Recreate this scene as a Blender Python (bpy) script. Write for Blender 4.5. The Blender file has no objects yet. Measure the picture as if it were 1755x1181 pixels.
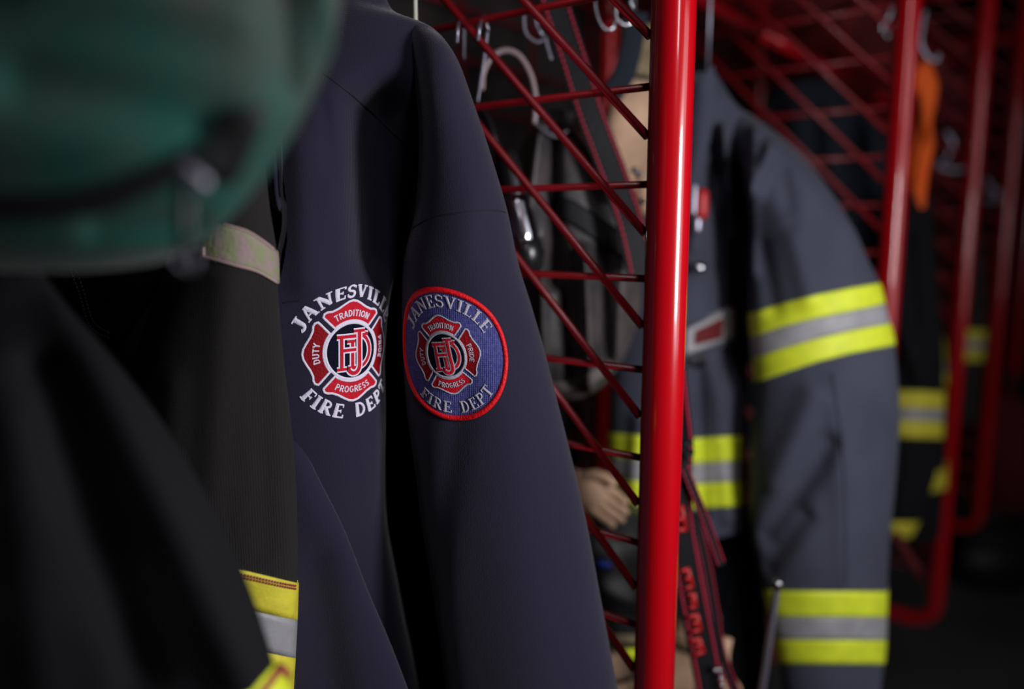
import bpy, math, random
import numpy as np
from mathutils import Vector
random.seed(4)
S = bpy.context.scene
COL = S.collection

# ------------------------------------------------------------------ camera
W, H, F = 1755, 1181, 1345.0
PITCH = math.radians(8.6)
CAMZ = 1.35
cd = bpy.data.cameras.new('camera'); cam = bpy.data.objects.new('camera', cd); COL.objects.link(cam)
cam.location = (0, 0, CAMZ); cam.rotation_euler = (math.radians(90) - PITCH, 0, 0)
cd.sensor_width = 36; cd.lens = F / W * 36; cd.clip_start = 0.02
cd.dof.use_dof = True; cd.dof.focus_distance = 0.562; cd.dof.aperture_fstop = 1.7
S.camera = cam
# ------------------------------------------------------------------ world, lights, exposure
wd = bpy.data.worlds.new('world'); S.world = wd; wd.use_nodes = True
bg = wd.node_tree.nodes['Background']
bg.inputs[0].default_value = (0.35, 0.35, 0.5, 1); bg.inputs[1].default_value = 0.012
def area(name, loc, target, sx, sy, power, color):
    l = bpy.data.lights.new(name, 'AREA'); l.shape = 'RECTANGLE'; l.size = sx; l.size_y = sy
    l.energy = power; l.color = color
    o = bpy.data.objects.new(name, l); COL.objects.link(o); o.location = loc
    d = Vector(target) - Vector(loc); o.rotation_euler = d.to_track_quat('-Z', 'Y').to_euler()
    return o
area('key_lamp', (.63, .13, 1.36), (0.05, .62, 1.28), .15, .30, 3.6, (1, .97, 1))
area('high_lamp', (.35, -.27, 1.92), (0.05, .6, 1.3), .13, .5, 1.2, (1, .96, 1))
area('side_daylight', (2.0, -.5, 1.5), (0.3, .9, 1.2), 1.0, 1.2, 4.5, (.96, .95, 1))
S.view_settings.view_transform = 'Standard'; S.view_settings.look = 'None'
S.view_settings.exposure = 0.55; S.view_settings.gamma = 1; S.view_settings.use_curve_mapping = False

# ------------------------------------------------------------------ pixel helpers
CP, SP = math.cos(PITCH), math.sin(PITCH)
def at(px, py, Y):
    px = np.asarray(px, float); py = np.asarray(py, float); Y = np.asarray(Y, float)
    cx = (px - W / 2) / F; cy = (H / 2 - py) / F
    dy = CP + cy * SP; dz = -SP + cy * CP
    s = Y / dy
    return np.stack([cx * s, Y + 0 * s, CAMZ + dz * s], -1)
def P(px, py, Y): return Vector(at(px, py, Y).tolist())
TH = math.radians(37.4)
U = Vector((math.sin(TH), math.cos(TH), 0)); V = Vector((-math.cos(TH), math.sin(TH), 0))
P1 = Vector((.1175, .60, 0)); STEP = .60 / math.cos(TH)
def pole(i): return P1 + U * STEP * (i - 1)
def tY(t, px, i=1):
    pass

# ------------------------------------------------------------------ materials
def mat(name, col, rough=.6, metal=0, coat=0, sheen=0, bump=0, bscale=200, var=0, vscale=8, var2=None, weave=0, wscale=900, spec=.5, aniso=0):
    m = bpy.data.materials.new(name); m.use_nodes = True; nt = m.node_tree; N = nt.nodes; L = nt.links
    b = N['Principled BSDF']
    b.inputs['Base Color'].default_value = (*col, 1); b.inputs['Roughness'].default_value = rough
    b.inputs['Metallic'].default_value = metal; b.inputs['Coat Weight'].default_value = coat
    b.inputs['Coat Roughness'].default_value = .06
    b.inputs['Sheen Weight'].default_value = sheen; b.inputs['Sheen Roughness'].default_value = .45
    b.inputs['Specular IOR Level'].default_value = spec
    tc = N.new('ShaderNodeTexCoord')
    if var:
        n = N.new('ShaderNodeTexNoise'); n.inputs['Scale'].default_value = vscale; n.inputs['Detail'].default_value = 4
        L.new(tc.outputs['Object'], n.inputs['Vector'])
        r = N.new('ShaderNodeValToRGB'); r.color_ramp.elements[0].position = .38; r.color_ramp.elements[1].position = .64
        c2 = var2 if var2 else tuple(c * (1 - var) for c in col)
        r.color_ramp.elements[0].color = (*c2, 1); r.color_ramp.elements[1].color = (*col, 1)
        L.new(n.outputs['Fac'], r.inputs[0]); L.new(r.outputs[0], b.inputs['Base Color'])
    h = None
    if bump:
        n = N.new('ShaderNodeTexNoise'); n.inputs['Scale'].default_value = bscale; n.inputs['Detail'].default_value = 3
        L.new(tc.outputs['Object'], n.inputs['Vector'])
        bp = N.new('ShaderNodeBump'); bp.inputs['Strength'].default_value = bump; bp.inputs['Distance'].default_value = .001
        L.new(n.outputs['Fac'], bp.inputs['Height']); h = bp
    if weave:
        w = N.new('ShaderNodeTexWave'); w.wave_type = 'BANDS'; w.bands_direction = 'Z'
        w.inputs['Scale'].default_value = wscale; w.inputs['Distortion'].default_value = 1.5; w.inputs['Detail'].default_value = 2
        w.inputs['Detail Scale'].default_value = 2
        L.new(tc.outputs['Object'], w.inputs['Vector'])
        w2 = N.new('ShaderNodeTexWave'); w2.wave_type = 'BANDS'; w2.bands_direction = 'X'
        w2.inputs['Scale'].default_value = wscale; w2.inputs['Distortion'].default_value = 1.5
        L.new(tc.outputs['Object'], w2.inputs['Vector'])
        a = N.new('ShaderNodeMath'); a.operation = 'ADD'; L.new(w.outputs['Fac'], a.inputs[0]); L.new(w2.outputs['Fac'], a.inputs[1])
        bp = N.new('ShaderNodeBump'); bp.inputs['Strength'].default_value = weave; bp.inputs['Distance'].default_value = .0006
        L.new(a.outputs[0], bp.inputs['Height'])
        if h: L.new(h.outputs[0], bp.inputs['Normal'])
        h = bp
    if h: L.new(h.outputs[0], b.inputs['Normal'])
    return m
M = {}
M['navy'] = mat('navy_softshell', (.021, .019, .039), .8, sheen=.26, weave=.25, wscale=300, bump=.3, bscale=700, spec=.12)
M['seam'] = mat('seam_thread', (.006, .006, .012), .8)
M['char'] = mat('charcoal_ripstop', (.020, .018, .0185), .85, sheen=.05, weave=.7, wscale=210, bump=.5, bscale=350, spec=.2)
M['black'] = mat('black_cloth', (.008, .008, .010), .9, sheen=.0, bump=.2, bscale=200, spec=.2)
M['slate'] = mat('slate_turnout_cloth', (.066, .072, .106), .85, sheen=.08, weave=.3, wscale=140, var=.2, vscale=12, spec=.2)
M['trouser'] = mat('dark_blue_cloth', (.014, .020, .030), .85, sheen=.15, spec=.2)
M['lime'] = mat('lime_reflective', (.82, .95, .035), .55, bump=.2, bscale=400, var=.12, vscale=60)
M['yellow'] = mat('yellow_reflective', (.80, .72, .05), .6, bump=.3, bscale=400, var=.2, vscale=60)
M['silver'] = mat('silver_reflective', (.38, .38, .40), .5, bump=.2, bscale=500, var=.2, vscale=50)
M['dirtytrim'] = mat('soiled_trim', (.34, .25, .26), .75, bump=.7, bscale=400, var=.5, vscale=120, var2=(.26, .29, .15), spec=.15)
M['pinkedge'] = mat('frayed_edge', (.45, .32, .30), .8)
M['redstitch'] = mat('red_stitching', (.33, .04, .05), .6)
M['green'] = mat('green_bag_fabric', (.010, .080, .060), .75, sheen=.1, bump=.3, bscale=150, var=.5, vscale=13, var2=(.060, .058, .054), spec=.2)
M['red'] = mat('red_gloss_paint', (.55, .002, .008), .22, coat=1, spec=.5, bump=.03, bscale=60)
M['redwire'] = mat('red_wire_paint', (.24, .002, .007), .42, coat=.2)
M['darkwire'] = mat('dark_red_wire_paint', (.16, .002, .005), .5)  # back grids and shelf decks: same red paint, shade put into the colour
M['chrome'] = mat('chrome', (.62, .62, .68), .18, metal=1)
M['zinc'] = mat('zinc_wire', (.40, .39, .48), .35, metal=.8)
M['pinkring'] = mat('pale_plastic', (.32, .24, .25), .4)
M['whitewire'] = mat('cream_wire', (.65, .66, .58), .4)
M['leather'] = mat('black_leather', (.006, .006, .008), .6, bump=.5, bscale=300, spec=.25)
M['bagblack'] = mat('grey_black_bag_leather', (.040, .039, .041), .45, bump=.4, bscale=120, spec=.4, var=.5, vscale=25, var2=(.085, .072, .072))  # taupe patches paint in the highlights on the folds
M['bagrim'] = mat('taupe_lining', (.16, .14, .13), .7)
M['strapedge'] = mat('strap_edge_grey', (.17, .16, .19), .5)
M['pinkthread'] = mat('pink_red_thread', (.50, .012, .05), .6)
M['tan'] = mat('tan_leather', (.66, .42, .27), .7, bump=.4, bscale=90, var=.35, vscale=22)
M['khaki'] = mat('khaki_knit', (.26, .20, .11), .9, bump=.8, bscale=130, var=.4, vscale=60)
M['white'] = mat('white_thread', (.80, .76, .92), .6, spec=.2, bump=.6, bscale=900)
M['whitegrey'] = mat('silver_thread', (.46, .45, .53), .5, bump=.6, bscale=900)
M['redthread'] = mat('red_thread', (.62, .008, .025), .6, bump=.8, bscale=800, var=.15, vscale=500, spec=.15)
M['darkred'] = mat('dark_red_thread', (.27, .002, .008), .6, bump=.8, bscale=800, spec=.15)  # side arms: same red thread, its duller sheen painted as a darker red
M['brightred'] = mat('merrow_red_thread', (.78, .006, .012), .5, spec=.3, bump=.8, bscale=700)
M['blue'] = mat('blue_thread', (.085, .09, .33), .65, bump=.5, bscale=900, var=.35, vscale=420, weave=.5, wscale=230, spec=.2)
M['navythread'] = mat('navy_thread', (.004, .005, .016), .7, bump=.6, bscale=700, spec=.08)
M['orange'] = mat('orange_cloth', (.95, .13, .008), .75, bump=.3, bscale=90)
M['plasticblack'] = mat('black_plastic', (.010, .010, .012), .25, bump=.05)
M['glass'] = mat('lens_silver', (.5, .5, .55), .12, metal=1)
M['bluespot'] = mat('blue_plastic', (.02, .06, .5), .4)
M['redplastic'] = mat('red_plastic', (.5, .01, .01), .4)
M['concrete'] = mat('dark_concrete', (.11, .105, .11), .75, bump=.3, bscale=30, var=.3, vscale=3)
M['wall'] = mat('dark_block_wall', (.030, .022, .022), .9, bump=.3, bscale=30, var=.3, vscale=4)
M['rubber'] = mat('black_rubber', (.006, .006, .007), .5)
M['darkredcloth'] = mat('dark_red_cloth', (.12, .004, .006), .8)

# ------------------------------------------------------------------ object helpers
def link(o): COL.objects.link(o); return o
def tag(o, label=None, cat=None, group=None, kind=None):
    if label: o['label'] = label
    if cat: o['category'] = cat
    if group: o['group'] = group
    if kind: o['kind'] = kind
    return o
def thing(name, loc, label, cat, group=None):
    o = link(bpy.data.objects.new(name, None)); o.location = loc; o.empty_display_size = .03
    return tag(o, label, cat, group)
def wloc(p):
    v = Vector((0, 0, 0))
    while p is not None: v += p.location; p = p.parent
    return v
def obj(name, verts, faces, m, parent=None, smooth=True, origin=None):
    verts = np.asarray(verts, float).reshape(-1, 3)
    if parent is not None: org = np.array(wloc(parent)); loc = Vector((0, 0, 0))
    else:
        if origin is None: origin = (*verts[:, :2].mean(0), verts[:, 2].min())
        org = np.array(origin, float); loc = Vector(origin)
    me = bpy.data.meshes.new(name); me.from_pydata((verts - org).tolist(), [], [list(map(int, f)) for f in faces]); me.update()
    if smooth: me.polygons.foreach_set('use_smooth', [True] * len(me.polygons))
    mats = m if isinstance(m, list) else [m]
    for x in mats: me.materials.append(x)
    o = link(bpy.data.objects.new(name, me)); o.location = loc
    if parent is not None: o.parent = parent
    return o
class MB:
    def __init__(s): s.v = []; s.f = []
    def add(s, v, f):
        n = len(s.v); s.v += [tuple(map(float, x)) for x in v]; s.f += [tuple(int(i) + n for i in q) for q in f]; return s
    def tube(s, path, r, n=10, closed=False, caps=True, flat=1.0, fdir=None):
        path = [Vector(p) for p in path]; k = len(path)
        rr = r if hasattr(r, '__len__') else [r] * k
        vs = []; fs = []; nrm = None
        for i in range(k):
            if closed: t = path[(i + 1) % k] - path[i - 1]
            else: t = path[min(i + 1, k - 1)] - path[max(i - 1, 0)]
            t.normalize()
            if fdir is not None: nrm = (Vector(fdir) - t * Vector(fdir).dot(t)).normalized()
            elif nrm is None: nrm = t.orthogonal().normalized()
            else: nrm = (nrm - t * nrm.dot(t)).normalized()
            b = t.cross(nrm)
            for j in range(n):
                a = 2 * math.pi * j / n
                vs.append(path[i] + nrm * math.cos(a) * rr[i] * flat + b * math.sin(a) * rr[i])
        m = k if closed else k - 1
        for i in range(m):
            for j in range(n):
                a = i * n + j; b = i * n + (j + 1) % n; c = ((i + 1) % k) * n
                fs.append((a, b, c + (j + 1) % n, c + j))
        if caps and not closed:
            fs.append(tuple(range(n))[::-1]); fs.append(tuple(range((k - 1) * n, k * n)))
        return s.add(vs, fs)
    def rtube(s, path, r, n=12, flat=1.0, fdir=None):
        # tube with rounded ends
        path = [Vector(p) for p in path]; rr = list(r) if hasattr(r, '__len__') else [r] * len(path)
        t0 = (path[0] - path[1]).normalized(); t1 = (path[-1] - path[-2]).normalized()
        A = [(path[0] + t0 * rr[0] * math.cos(a), rr[0] * math.sin(a)) for a in (.02, .4, .8, 1.2)]
        B = [(path[-1] + t1 * rr[-1] * math.cos(a), rr[-1] * math.sin(a)) for a in (1.2, .8, .4, .02)]
        return s.tube([a[0] for a in A] + path + [b[0] for b in B], [a[1] for a in A] + rr + [b[1] for b in B], n, flat=flat, fdir=fdir)
    def box(s, c, ax, ay, az):
        c = Vector(c); ax = Vector(ax); ay = Vector(ay); az = Vector(az); v = []
        for i in (-1, 1):
            for j in (-1, 1):
                for k in (-1, 1): v.append(c + ax * i + ay * j + az * k)
        return s.add(v, [(0, 1, 3, 2), (4, 6, 7, 5), (0, 4, 5, 1), (2, 3, 7, 6), (0, 2, 6, 4), (1, 5, 7, 3)])
    def obj(s, name, m, parent=None, smooth=True, origin=None): return obj(name, s.v, s.f, m, parent, smooth, origin)
def spline(pts, n=8, closed=False):
    P_ = [np.array(p, float) for p in pts]; k = len(P_); out = []
    rng = range(k) if closed else range(k - 1)
    for i in rng:
        if closed: a, b, c, d = P_[i - 1], P_[i], P_[(i + 1) % k], P_[(i + 2) % k]
        else: a, b, c, d = P_[max(i - 1, 0)], P_[i], P_[i + 1], P_[min(i + 2, k - 1)]
        for j in range(n):
            t = j / n
            out.append(.5 * (2 * b + (c - a) * t + (2 * a - 5 * b + 4 * c - d) * t * t + (3 * b - a - 3 * c + d) * t ** 3))
    if not closed: out.append(P_[-1])
    return out
def pxpath(pts, n=6, closed=False):
    return [Vector(at(*p).tolist()) for p in spline(pts, n, closed)]

# ------------------------------------------------------------------ cloth volumes
def crm(A, t, axis):
    """Catmull-Rom interpolation of array A along axis at t in [0,1] (vector)."""
    A = np.moveaxis(A, axis, 0); k = A.shape[0]
    x = np.clip(np.asarray(t) * (k - 1), 0, k - 1 - 1e-9); i = x.astype(int); f = x - i
    f = f.reshape(-1, *([1] * (A.ndim - 1)))
    a = A[np.clip(i - 1, 0, k - 1)]; b = A[i]; c = A[np.clip(i + 1, 0, k - 1)]; d = A[np.clip(i + 2, 0, k - 1)]
    r = .5 * (2 * b + (c - a) * f + (2 * a - 5 * b + 4 * c - d) * f ** 2 + (3 * b - a - 3 * c + d) * f ** 3)
    return np.moveaxis(r, 0, axis)
class Cloth:
    """Closed garment volume: rows of (half_thickness, [(px,py,Y)...]) from top to bottom."""
    def __init__(s, rows, prof='both', folds=(), nu=72, nv=120, wob=0, seed=1, capr=True):
        C = np.array([[p for p in r[1]] for r in rows], float); h = np.array([r[0] for r in rows], float)
        s.nu, s.nv = nu, nv
        a = np.linspace(0, 1, nu)
        if prof == 'both': sc = (1 - np.cos(math.pi * a)) / 2; k = np.sqrt(np.clip(1 - (2 * sc - 1) ** 2, 0, 1))
        elif prof == 'right': sc = np.sin(math.pi * a / 2); k = np.sqrt(np.clip(1 - sc ** 2, 0, 1))
        elif prof == 'left': sc = 1 - np.sin(math.pi * (1 - a) / 2); k = np.sqrt(np.clip(1 - (1 - sc) ** 2, 0, 1))
        v = np.linspace(0, 1, nv)
        G = crm(crm(C, sc, 1), v, 0)             # nv,nu,3 px space
        hh = crm(h, v, 0)[:, None]
        s.px = G[..., 0]; s.py = G[..., 1]
        base = at(G[..., 0], G[..., 1], G[..., 2])
        mid = base.mean((0, 1)); D = np.array([mid[0], mid[1], 0]); D /= np.linalg.norm(D); s.D = D
        amp = np.zeros_like(s.px)
        for (x0, y0, x1, y1, w, A) in folds:
            dx, dy = x1 - x0, y1 - y0; L2 = dx * dx + dy * dy + 1e-9
            t = np.clip(((s.px - x0) * dx + (s.py - y0) * dy) / L2, 0, 1)
            d2 = (s.px - x0 - t * dx) ** 2 + (s.py - y0 - t * dy) ** 2
            amp += A * np.exp(-d2 / (w * w)) * (1 if L2 < 1 else 1)
        if wob:
            rs = np.random.RandomState(seed)
            for _ in range(9):
                fx, fy = rs.uniform(-14, 14, 2); ph = rs.uniform(0, 6.28)
                amp += wob / 3 * np.sin(base[..., 0] * fx * 6 + base[..., 2] * fy * 3 + ph)
        edge = np.clip(k * 3, 0, 1)
        s.front = base - D * (hh * k + amp * edge)[..., None]
        s.back = base + D * (hh * k)[..., None]
        q = s.front - np.array([0, 0, CAMZ]); dp = q[..., 1] * CP - q[..., 2] * SP
        s.px = W / 2 + F * q[..., 0] / dp; s.py = H / 2 - F * (q[..., 1] * SP + q[..., 2] * CP) / dp
        lo, hi = (1, nu - 1) if prof == 'both' else ((0, nu - 1) if prof == 'right' else (1, nu))
        bi = list(range(lo, hi))[::-1]
        s.ring = np.concatenate([s.front, s.back[:, bi]], 1)
        s.ridx = list(range(nu)) + bi
        s.R = s.ring.shape[1]
    def mesh(s, name, m, parent=None, zlim=None, **kw):
        n = s.R; v = s.ring.reshape(-1, 3); f = []
        for i in range(s.nv - 1):
            for j in range(n):
                a = i * n + j; b = i * n + (j + 1) % n
                f.append((a, b, b + n, a + n))
        # caps: bridge front to back
        inv = {}
        for q, j in enumerate(s.ridx[s.nu:]): inv[j] = s.nu + q
        for i in (0, s.nv - 1):
            for j in range(s.nu - 1):
                q = [i * n + j, i * n + j + 1, i * n + inv.get(j + 1, j + 1), i * n + inv.get(j, j)]
                q2 = []
                for x in q:
                    if x not in q2: q2.append(x)
                if len(q2) > 2: f.append(tuple(q2) if i else tuple(q2[::-1]))
        return obj(name, v, f, m, parent, **kw)
    def sample(s, r, c):
        """r row float, c ring-column float -> point, normal"""
        r = np.clip(r, 0, s.nv - 1.001); i = r.astype(int); fr = (r - i)[..., None]
        c = np.mod(c, s.R); j = c.astype(int) % s.R; fc = (c - np.floor(c))[..., None]; j2 = (j + 1) % s.R
        R = s.ring
        p = (R[i, j] * (1 - fc) + R[i, j2] * fc) * (1 - fr) + (R[i + 1, j] * (1 - fc) + R[i + 1, j2] * fc) * fr
        if not hasattr(s, 'N'):
            du = np.roll(R, -1, 1) - np.roll(R, 1, 1); dv = np.gradient(R, axis=0)
            N = np.cross(dv, du); N /= np.linalg.norm(N, axis=-1, keepdims=True) + 1e-12
            # front normals must face away from D
            if (N[s.nv // 2, s.nu // 2] @ s.D) > 0: N = -N
            s.N = N
        N = s.N
        nn = (N[i, j] * (1 - fc) + N[i, j2] * fc) * (1 - fr) + (N[i + 1, j] * (1 - fc) + N[i + 1, j2] * fc) * fr
        nn /= np.linalg.norm(nn, axis=-1, keepdims=True) + 1e-12
        return p, nn
    def find(s, px, py):
        d = (s.px - px) ** 2 + (s.py - py) ** 2; i, j = np.unravel_index(d.argmin(), d.shape); return float(i), float(j)
    def anchor(s, px, py):
        s.r0, s.c0 = s.find(px, py)
        col = s.ring[:, int(s.c0)]; d = np.linalg.norm(np.diff(col, axis=0), axis=1); s.vl = np.concatenate([[0], np.cumsum(d)]); s.vl -= s.vl[int(s.r0)]
        d = np.linalg.norm(np.roll(s.ring, -1, 1) - s.ring, axis=-1)
        s.hl = np.concatenate([np.zeros((s.nv, 1)), np.cumsum(d, 1)], 1); s.hl -= s.hl[:, int(s.c0)][:, None]
    def wrap(s, ab, off):
        """ab (n,2) metres right/up of the anchor on the cloth, off (n) height above it"""
        ab = np.asarray(ab, float); r = np.interp(-ab[:, 1], s.vl, np.arange(s.nv)); c = np.empty(len(ab))
        ri = np.clip(r, 0, s.nv - 1.001); i0 = ri.astype(int)
        for q in range(len(ab)):
            a = i0[q]; w = ri[q] - a
            t = s.hl[a] * (1 - w) + s.hl[min(a + 1, s.nv - 1)] * w
            x = ab[q, 0]
            if x < t[0]:
                c[q] = np.interp(x + (t[-1] - t[0]), t, np.arange(s.R + 1))
            else: c[q] = np.interp(x, t, np.arange(s.R + 1))
        p, n = s.sample(r, c); return p + n * np.asarray(off)[:, None]
    def band(s, name, m, parent, top, bot, thick=.0012, px0=None, px1=None, nb=7):
        tx, ty = zip(*top); bx, by = zip(*bot); cols = []
        for q, j in enumerate(s.ridx):
            if q >= s.nu and px0 is not None: continue
            colx = s.px[:, j]; coly = s.py[:, j]
            f = coly - np.interp(colx, tx, ty); g = coly - np.interp(colx, bx, by)
            r1 = float(np.interp(0, f, np.arange(s.nv))) ; r2 = float(np.interp(0, g, np.arange(s.nv)))
            mx = colx[int((r1 + r2) / 2)]
            if px0 is not None and not (px0 <= mx <= px1): continue
            cols.append((q, r1, r2))
        cl = px0 is None; vs = []
        for (q, r1, r2) in cols:
            rr = np.linspace(r1, r2, nb); rr = np.concatenate([[r1], rr, [r2]])
            off = np.array([-.0004] + [thick] * nb + [-.0004])
            p, n = s.sample(rr, np.full(nb + 2, float(q))); vs.append(p + n * off[:, None])
        k = nb + 2; V_ = np.concatenate(vs); f = []
        nc = len(cols)
        for a in range(nc if cl else nc - 1):
            b = (a + 1) % nc
            for i in range(k - 1): f.append((a * k + i, b * k + i, b * k + i + 1, a * k + i + 1))
        return obj(name, V_, f, m, parent)
    def lines(s, name, m, parent, polys, r=.0007, off=.0003, dash=None, n=6):
        mb = MB()
        for pl in polys:
            pts = spline([(a, b, 0) for a, b in pl], 10); pos = []
            for p in pts:
                rr, cc = s.find(p[0], p[1]); 
                # refine by local least squares
                for _ in range(3):
                    i = int(np.clip(rr, 1, s.nv - 2)); j = int(np.clip(cc, 1, s.nu - 2))
                    fx = np.array([[ (s.px[i + 1, j] - s.px[i - 1, j]) / 2, (s.px[i, j + 1] - s.px[i, j - 1]) / 2], [(s.py[i + 1, j] - s.py[i - 1, j]) / 2, (s.py[i, j + 1] - s.py[i, j - 1]) / 2]])
                    d = np.array([p[0] - s.px[i, j], p[1] - s.py[i, j]])
                    try: e = np.linalg.solve(fx, d)
                    except Exception: break
                    rr = i + np.clip(e[0], -2, 2); cc = j + np.clip(e[1], -2, 2)
                rr = min(max(rr, 0), s.nv - 1.01); cc = min(max(cc, 0), s.nu - 1.01)
                q, nn = s.sample(np.array([rr]), np.array([cc])); pos.append(Vector((q + nn * off)[0].tolist()))
            if dash:
                acc = [pos[0]]; L = 0; seg = []; on = True; cur = [pos[0]]
                step = []
                for a, b in zip(pos[:-1], pos[1:]):
                    m_ = max(1, int((b - a).length / (dash / 4)))
                    for q in range(m_): step.append(a.lerp(b, (q + 1) / m_))
                for q in range(0, len(step) - 3, 5): mb.tube(step[q:q + 4], r, n)
            else: mb.tube(pos, r, n)
        return mb.obj(name, m, parent)

# ------------------------------------------------------------------ embroidered lettering
def arc(cx, cy, rx, ry, a0, a1, n=8):
    return [(cx + rx * math.cos(math.radians(a0 + (a1 - a0) * i / n)), cy + ry * math.sin(math.radians(a0 + (a1 - a0) * i / n))) for i in range(n + 1)]
B_, T_ = .19, .11
def srf(x, y, l=.17): return ([(x - l, y), (x + l, y)], .10)
LT, LB = .95, .05
GL = {
 'J': (.55, [([(.36, .95), (.36, .3)] + arc(.18, .25, .18, .20, 0, -150, 7), B_), ([(.16, LT), (.54, LT)], .10)]),
 'A': (.78, [([(.36, .98), (.12, .04)], T_), ([(.36, .98), (.62, .04)], B_), ([(.2, .34), (.54, .34)], T_), srf(.12, LB, .13), srf(.64, LB, .15)]),
 'N': (.80, [([(.16, .05), (.16, .95)], T_), ([(.16, .93), (.64, .07)], B_), ([(.64, .05), (.64, .95)], T_), srf(.13, LT, .13), srf(.64, LT, .13), srf(.16, LB, .13)]),
 'E': (.66, [([(.18, .0), (.18, 1)], B_), ([(.05, LT), (.58, LT)], .11), ([(.18, .5), (.46, .5)], T_), ([(.05, LB), (.60, LB)], .11), ([(.57, .98), (.57, .76)], .08), ([(.59, .02), (.59, .26)], .08), ([(.45, .62), (.45, .38)], .07)]),
 'S': (.60, [([(.53, .70), (.52, .93)], .07)] + [(arc(.30, .72, .21, .23, 30, 250, 9) + arc(.30, .27, .22, .23, 80, -150, 10), .15)] + [([(.07, .30), (.08, .07)], .07)]),
 'V': (.76, [([(.14, .96), (.40, .03)], B_), ([(.40, .03), (.62, .96)], T_), srf(.14, LT, .15), srf(.62, LT, .12)]),
 'I': (.38, [([(.18, 0), (.18, 1)], B_), srf(.18, LT), srf(.18, LB)]),
 'L': (.60, [([(.18, 0), (.18, 1)], B_), srf(.18, LT), ([(.03, LB), (.56, LB)], .11), ([(.55, .02), (.55, .28)], .08)]),
 'F': (.62, [([(.18, 0), (.18, 1)], B_), ([(.05, LT), (.58, LT)], .11), ([(.18, .5), (.46, .5)], T_), srf(.18, LB), ([(.57, .98), (.57, .74)], .08), ([(.45, .62), (.45, .38)], .07)]),
 'R': (.72, [([(.18, 0), (.18, 1)], B_), ([(.05, LT), (.32, LT)] + arc(.33, .73, .22, .22, 90, -90, 7) + [(.2, .51)], .13), ([(.33, .5), (.60, .04)], B_), srf(.18, LB, .15), srf(.63, LB, .1)]),
 'D': (.74, [([(.18, 0), (.18, 1)], B_), ([(.05, LT), (.28, LT)] + arc(.30, .5, .32, .45, 90, -90, 10) + [(.05, LB)], .14)]),
 'P': (.66, [([(.18, 0), (.18, 1)], B_), ([(.05, LT), (.32, LT)] + arc(.33, .72, .22, .23, 90, -90, 7) + [(.2, .49)], .14), srf(.18, LB)]),
 'T': (.70, [([(.34, 0), (.34, 1)], B_), ([(.04, LT), (.64, LT)], .11), ([(.05, .98), (.05, .72)], .08), ([(.63, .98), (.63, .72)], .08), srf(.34, LB)]),
 ' ': (.55, []),
}
SB = .17
GS = {
 'T': (.62, [([(.03, .92), (.59, .92)], SB), ([(.31, .92), (.31, 0)], SB)]),
 'R': (.62, [([(.11, 0), (.11, 1)], SB), ([(.11, .92), (.32, .92)] + arc(.33, .70, .19, .21, 90, -90, 6) + [(.11, .48)], .15), ([(.30, .46), (.55, 0)], SB)]),
 'A': (.66, [([(.08, 0), (.33, 1)], SB), ([(.33, 1), (.58, 0)], SB), ([(.17, .3), (.5, .3)], .14)]),
 'D': (.66, [([(.11, 0), (.11, 1)], SB), ([(.11, .92), (.25, .92)] + arc(.26, .5, .28, .42, 90, -90, 8) + [(.11, .08)], .16)]),
 'I': (.26, [([(.13, 0), (.13, 1)], SB)]),
 'O': (.70, [(arc(.34, .5, .26, .42, 0, 360, 16), .16)]),
 'N': (.68, [([(.11, 0), (.11, 1)], SB), ([(.11, .95), (.55, .05)], SB), ([(.55, 0), (.55, 1)], SB)]),
 'U': (.66, [([(.11, 1), (.11, .35)] + arc(.32, .32, .21, .25, 180, 360, 8) + [(.53, 1)], SB)]),
 'Y': (.62, [([(.06, 1), (.31, .5)], SB), ([(.56, 1), (.31, .5)], SB), ([(.31, .5), (.31, 0)], SB)]),
 'P': (.60, [([(.11, 0), (.11, 1)], SB), ([(.11, .92), (.30, .92)] + arc(.31, .69, .19, .22, 90, -90, 6) + [(.11, .46)], .15)]),
 'E': (.56, [([(.11, 0), (.11, 1)], SB), ([(.11, .92), (.50, .92)], .15), ([(.11, .5), (.44, .5)], .15), ([(.11, .08), (.50, .08)], .15)]),
 'G': (.70, [(arc(.35, .5, .26, .42, 50, 340, 14) + [(.58, .45), (.38, .45)], .15)]),
 'S': (.56, [(arc(.28, .71, .18, .21, 30, 250, 8) + arc(.28, .28, .19, .21, 80, -150, 9), .15)]),
}
def resample(pts, step):
    out = [np.array(pts[0], float)]
    for a, b in zip(pts[:-1], pts[1:]):
        a = np.array(a, float); b = np.array(b, float); n = max(1, int(math.ceil(np.linalg.norm(b - a) / step)))
        for i in range(n): out.append(a + (b - a) * (i + 1) / n)
    return out
SLV = [None]
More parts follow.
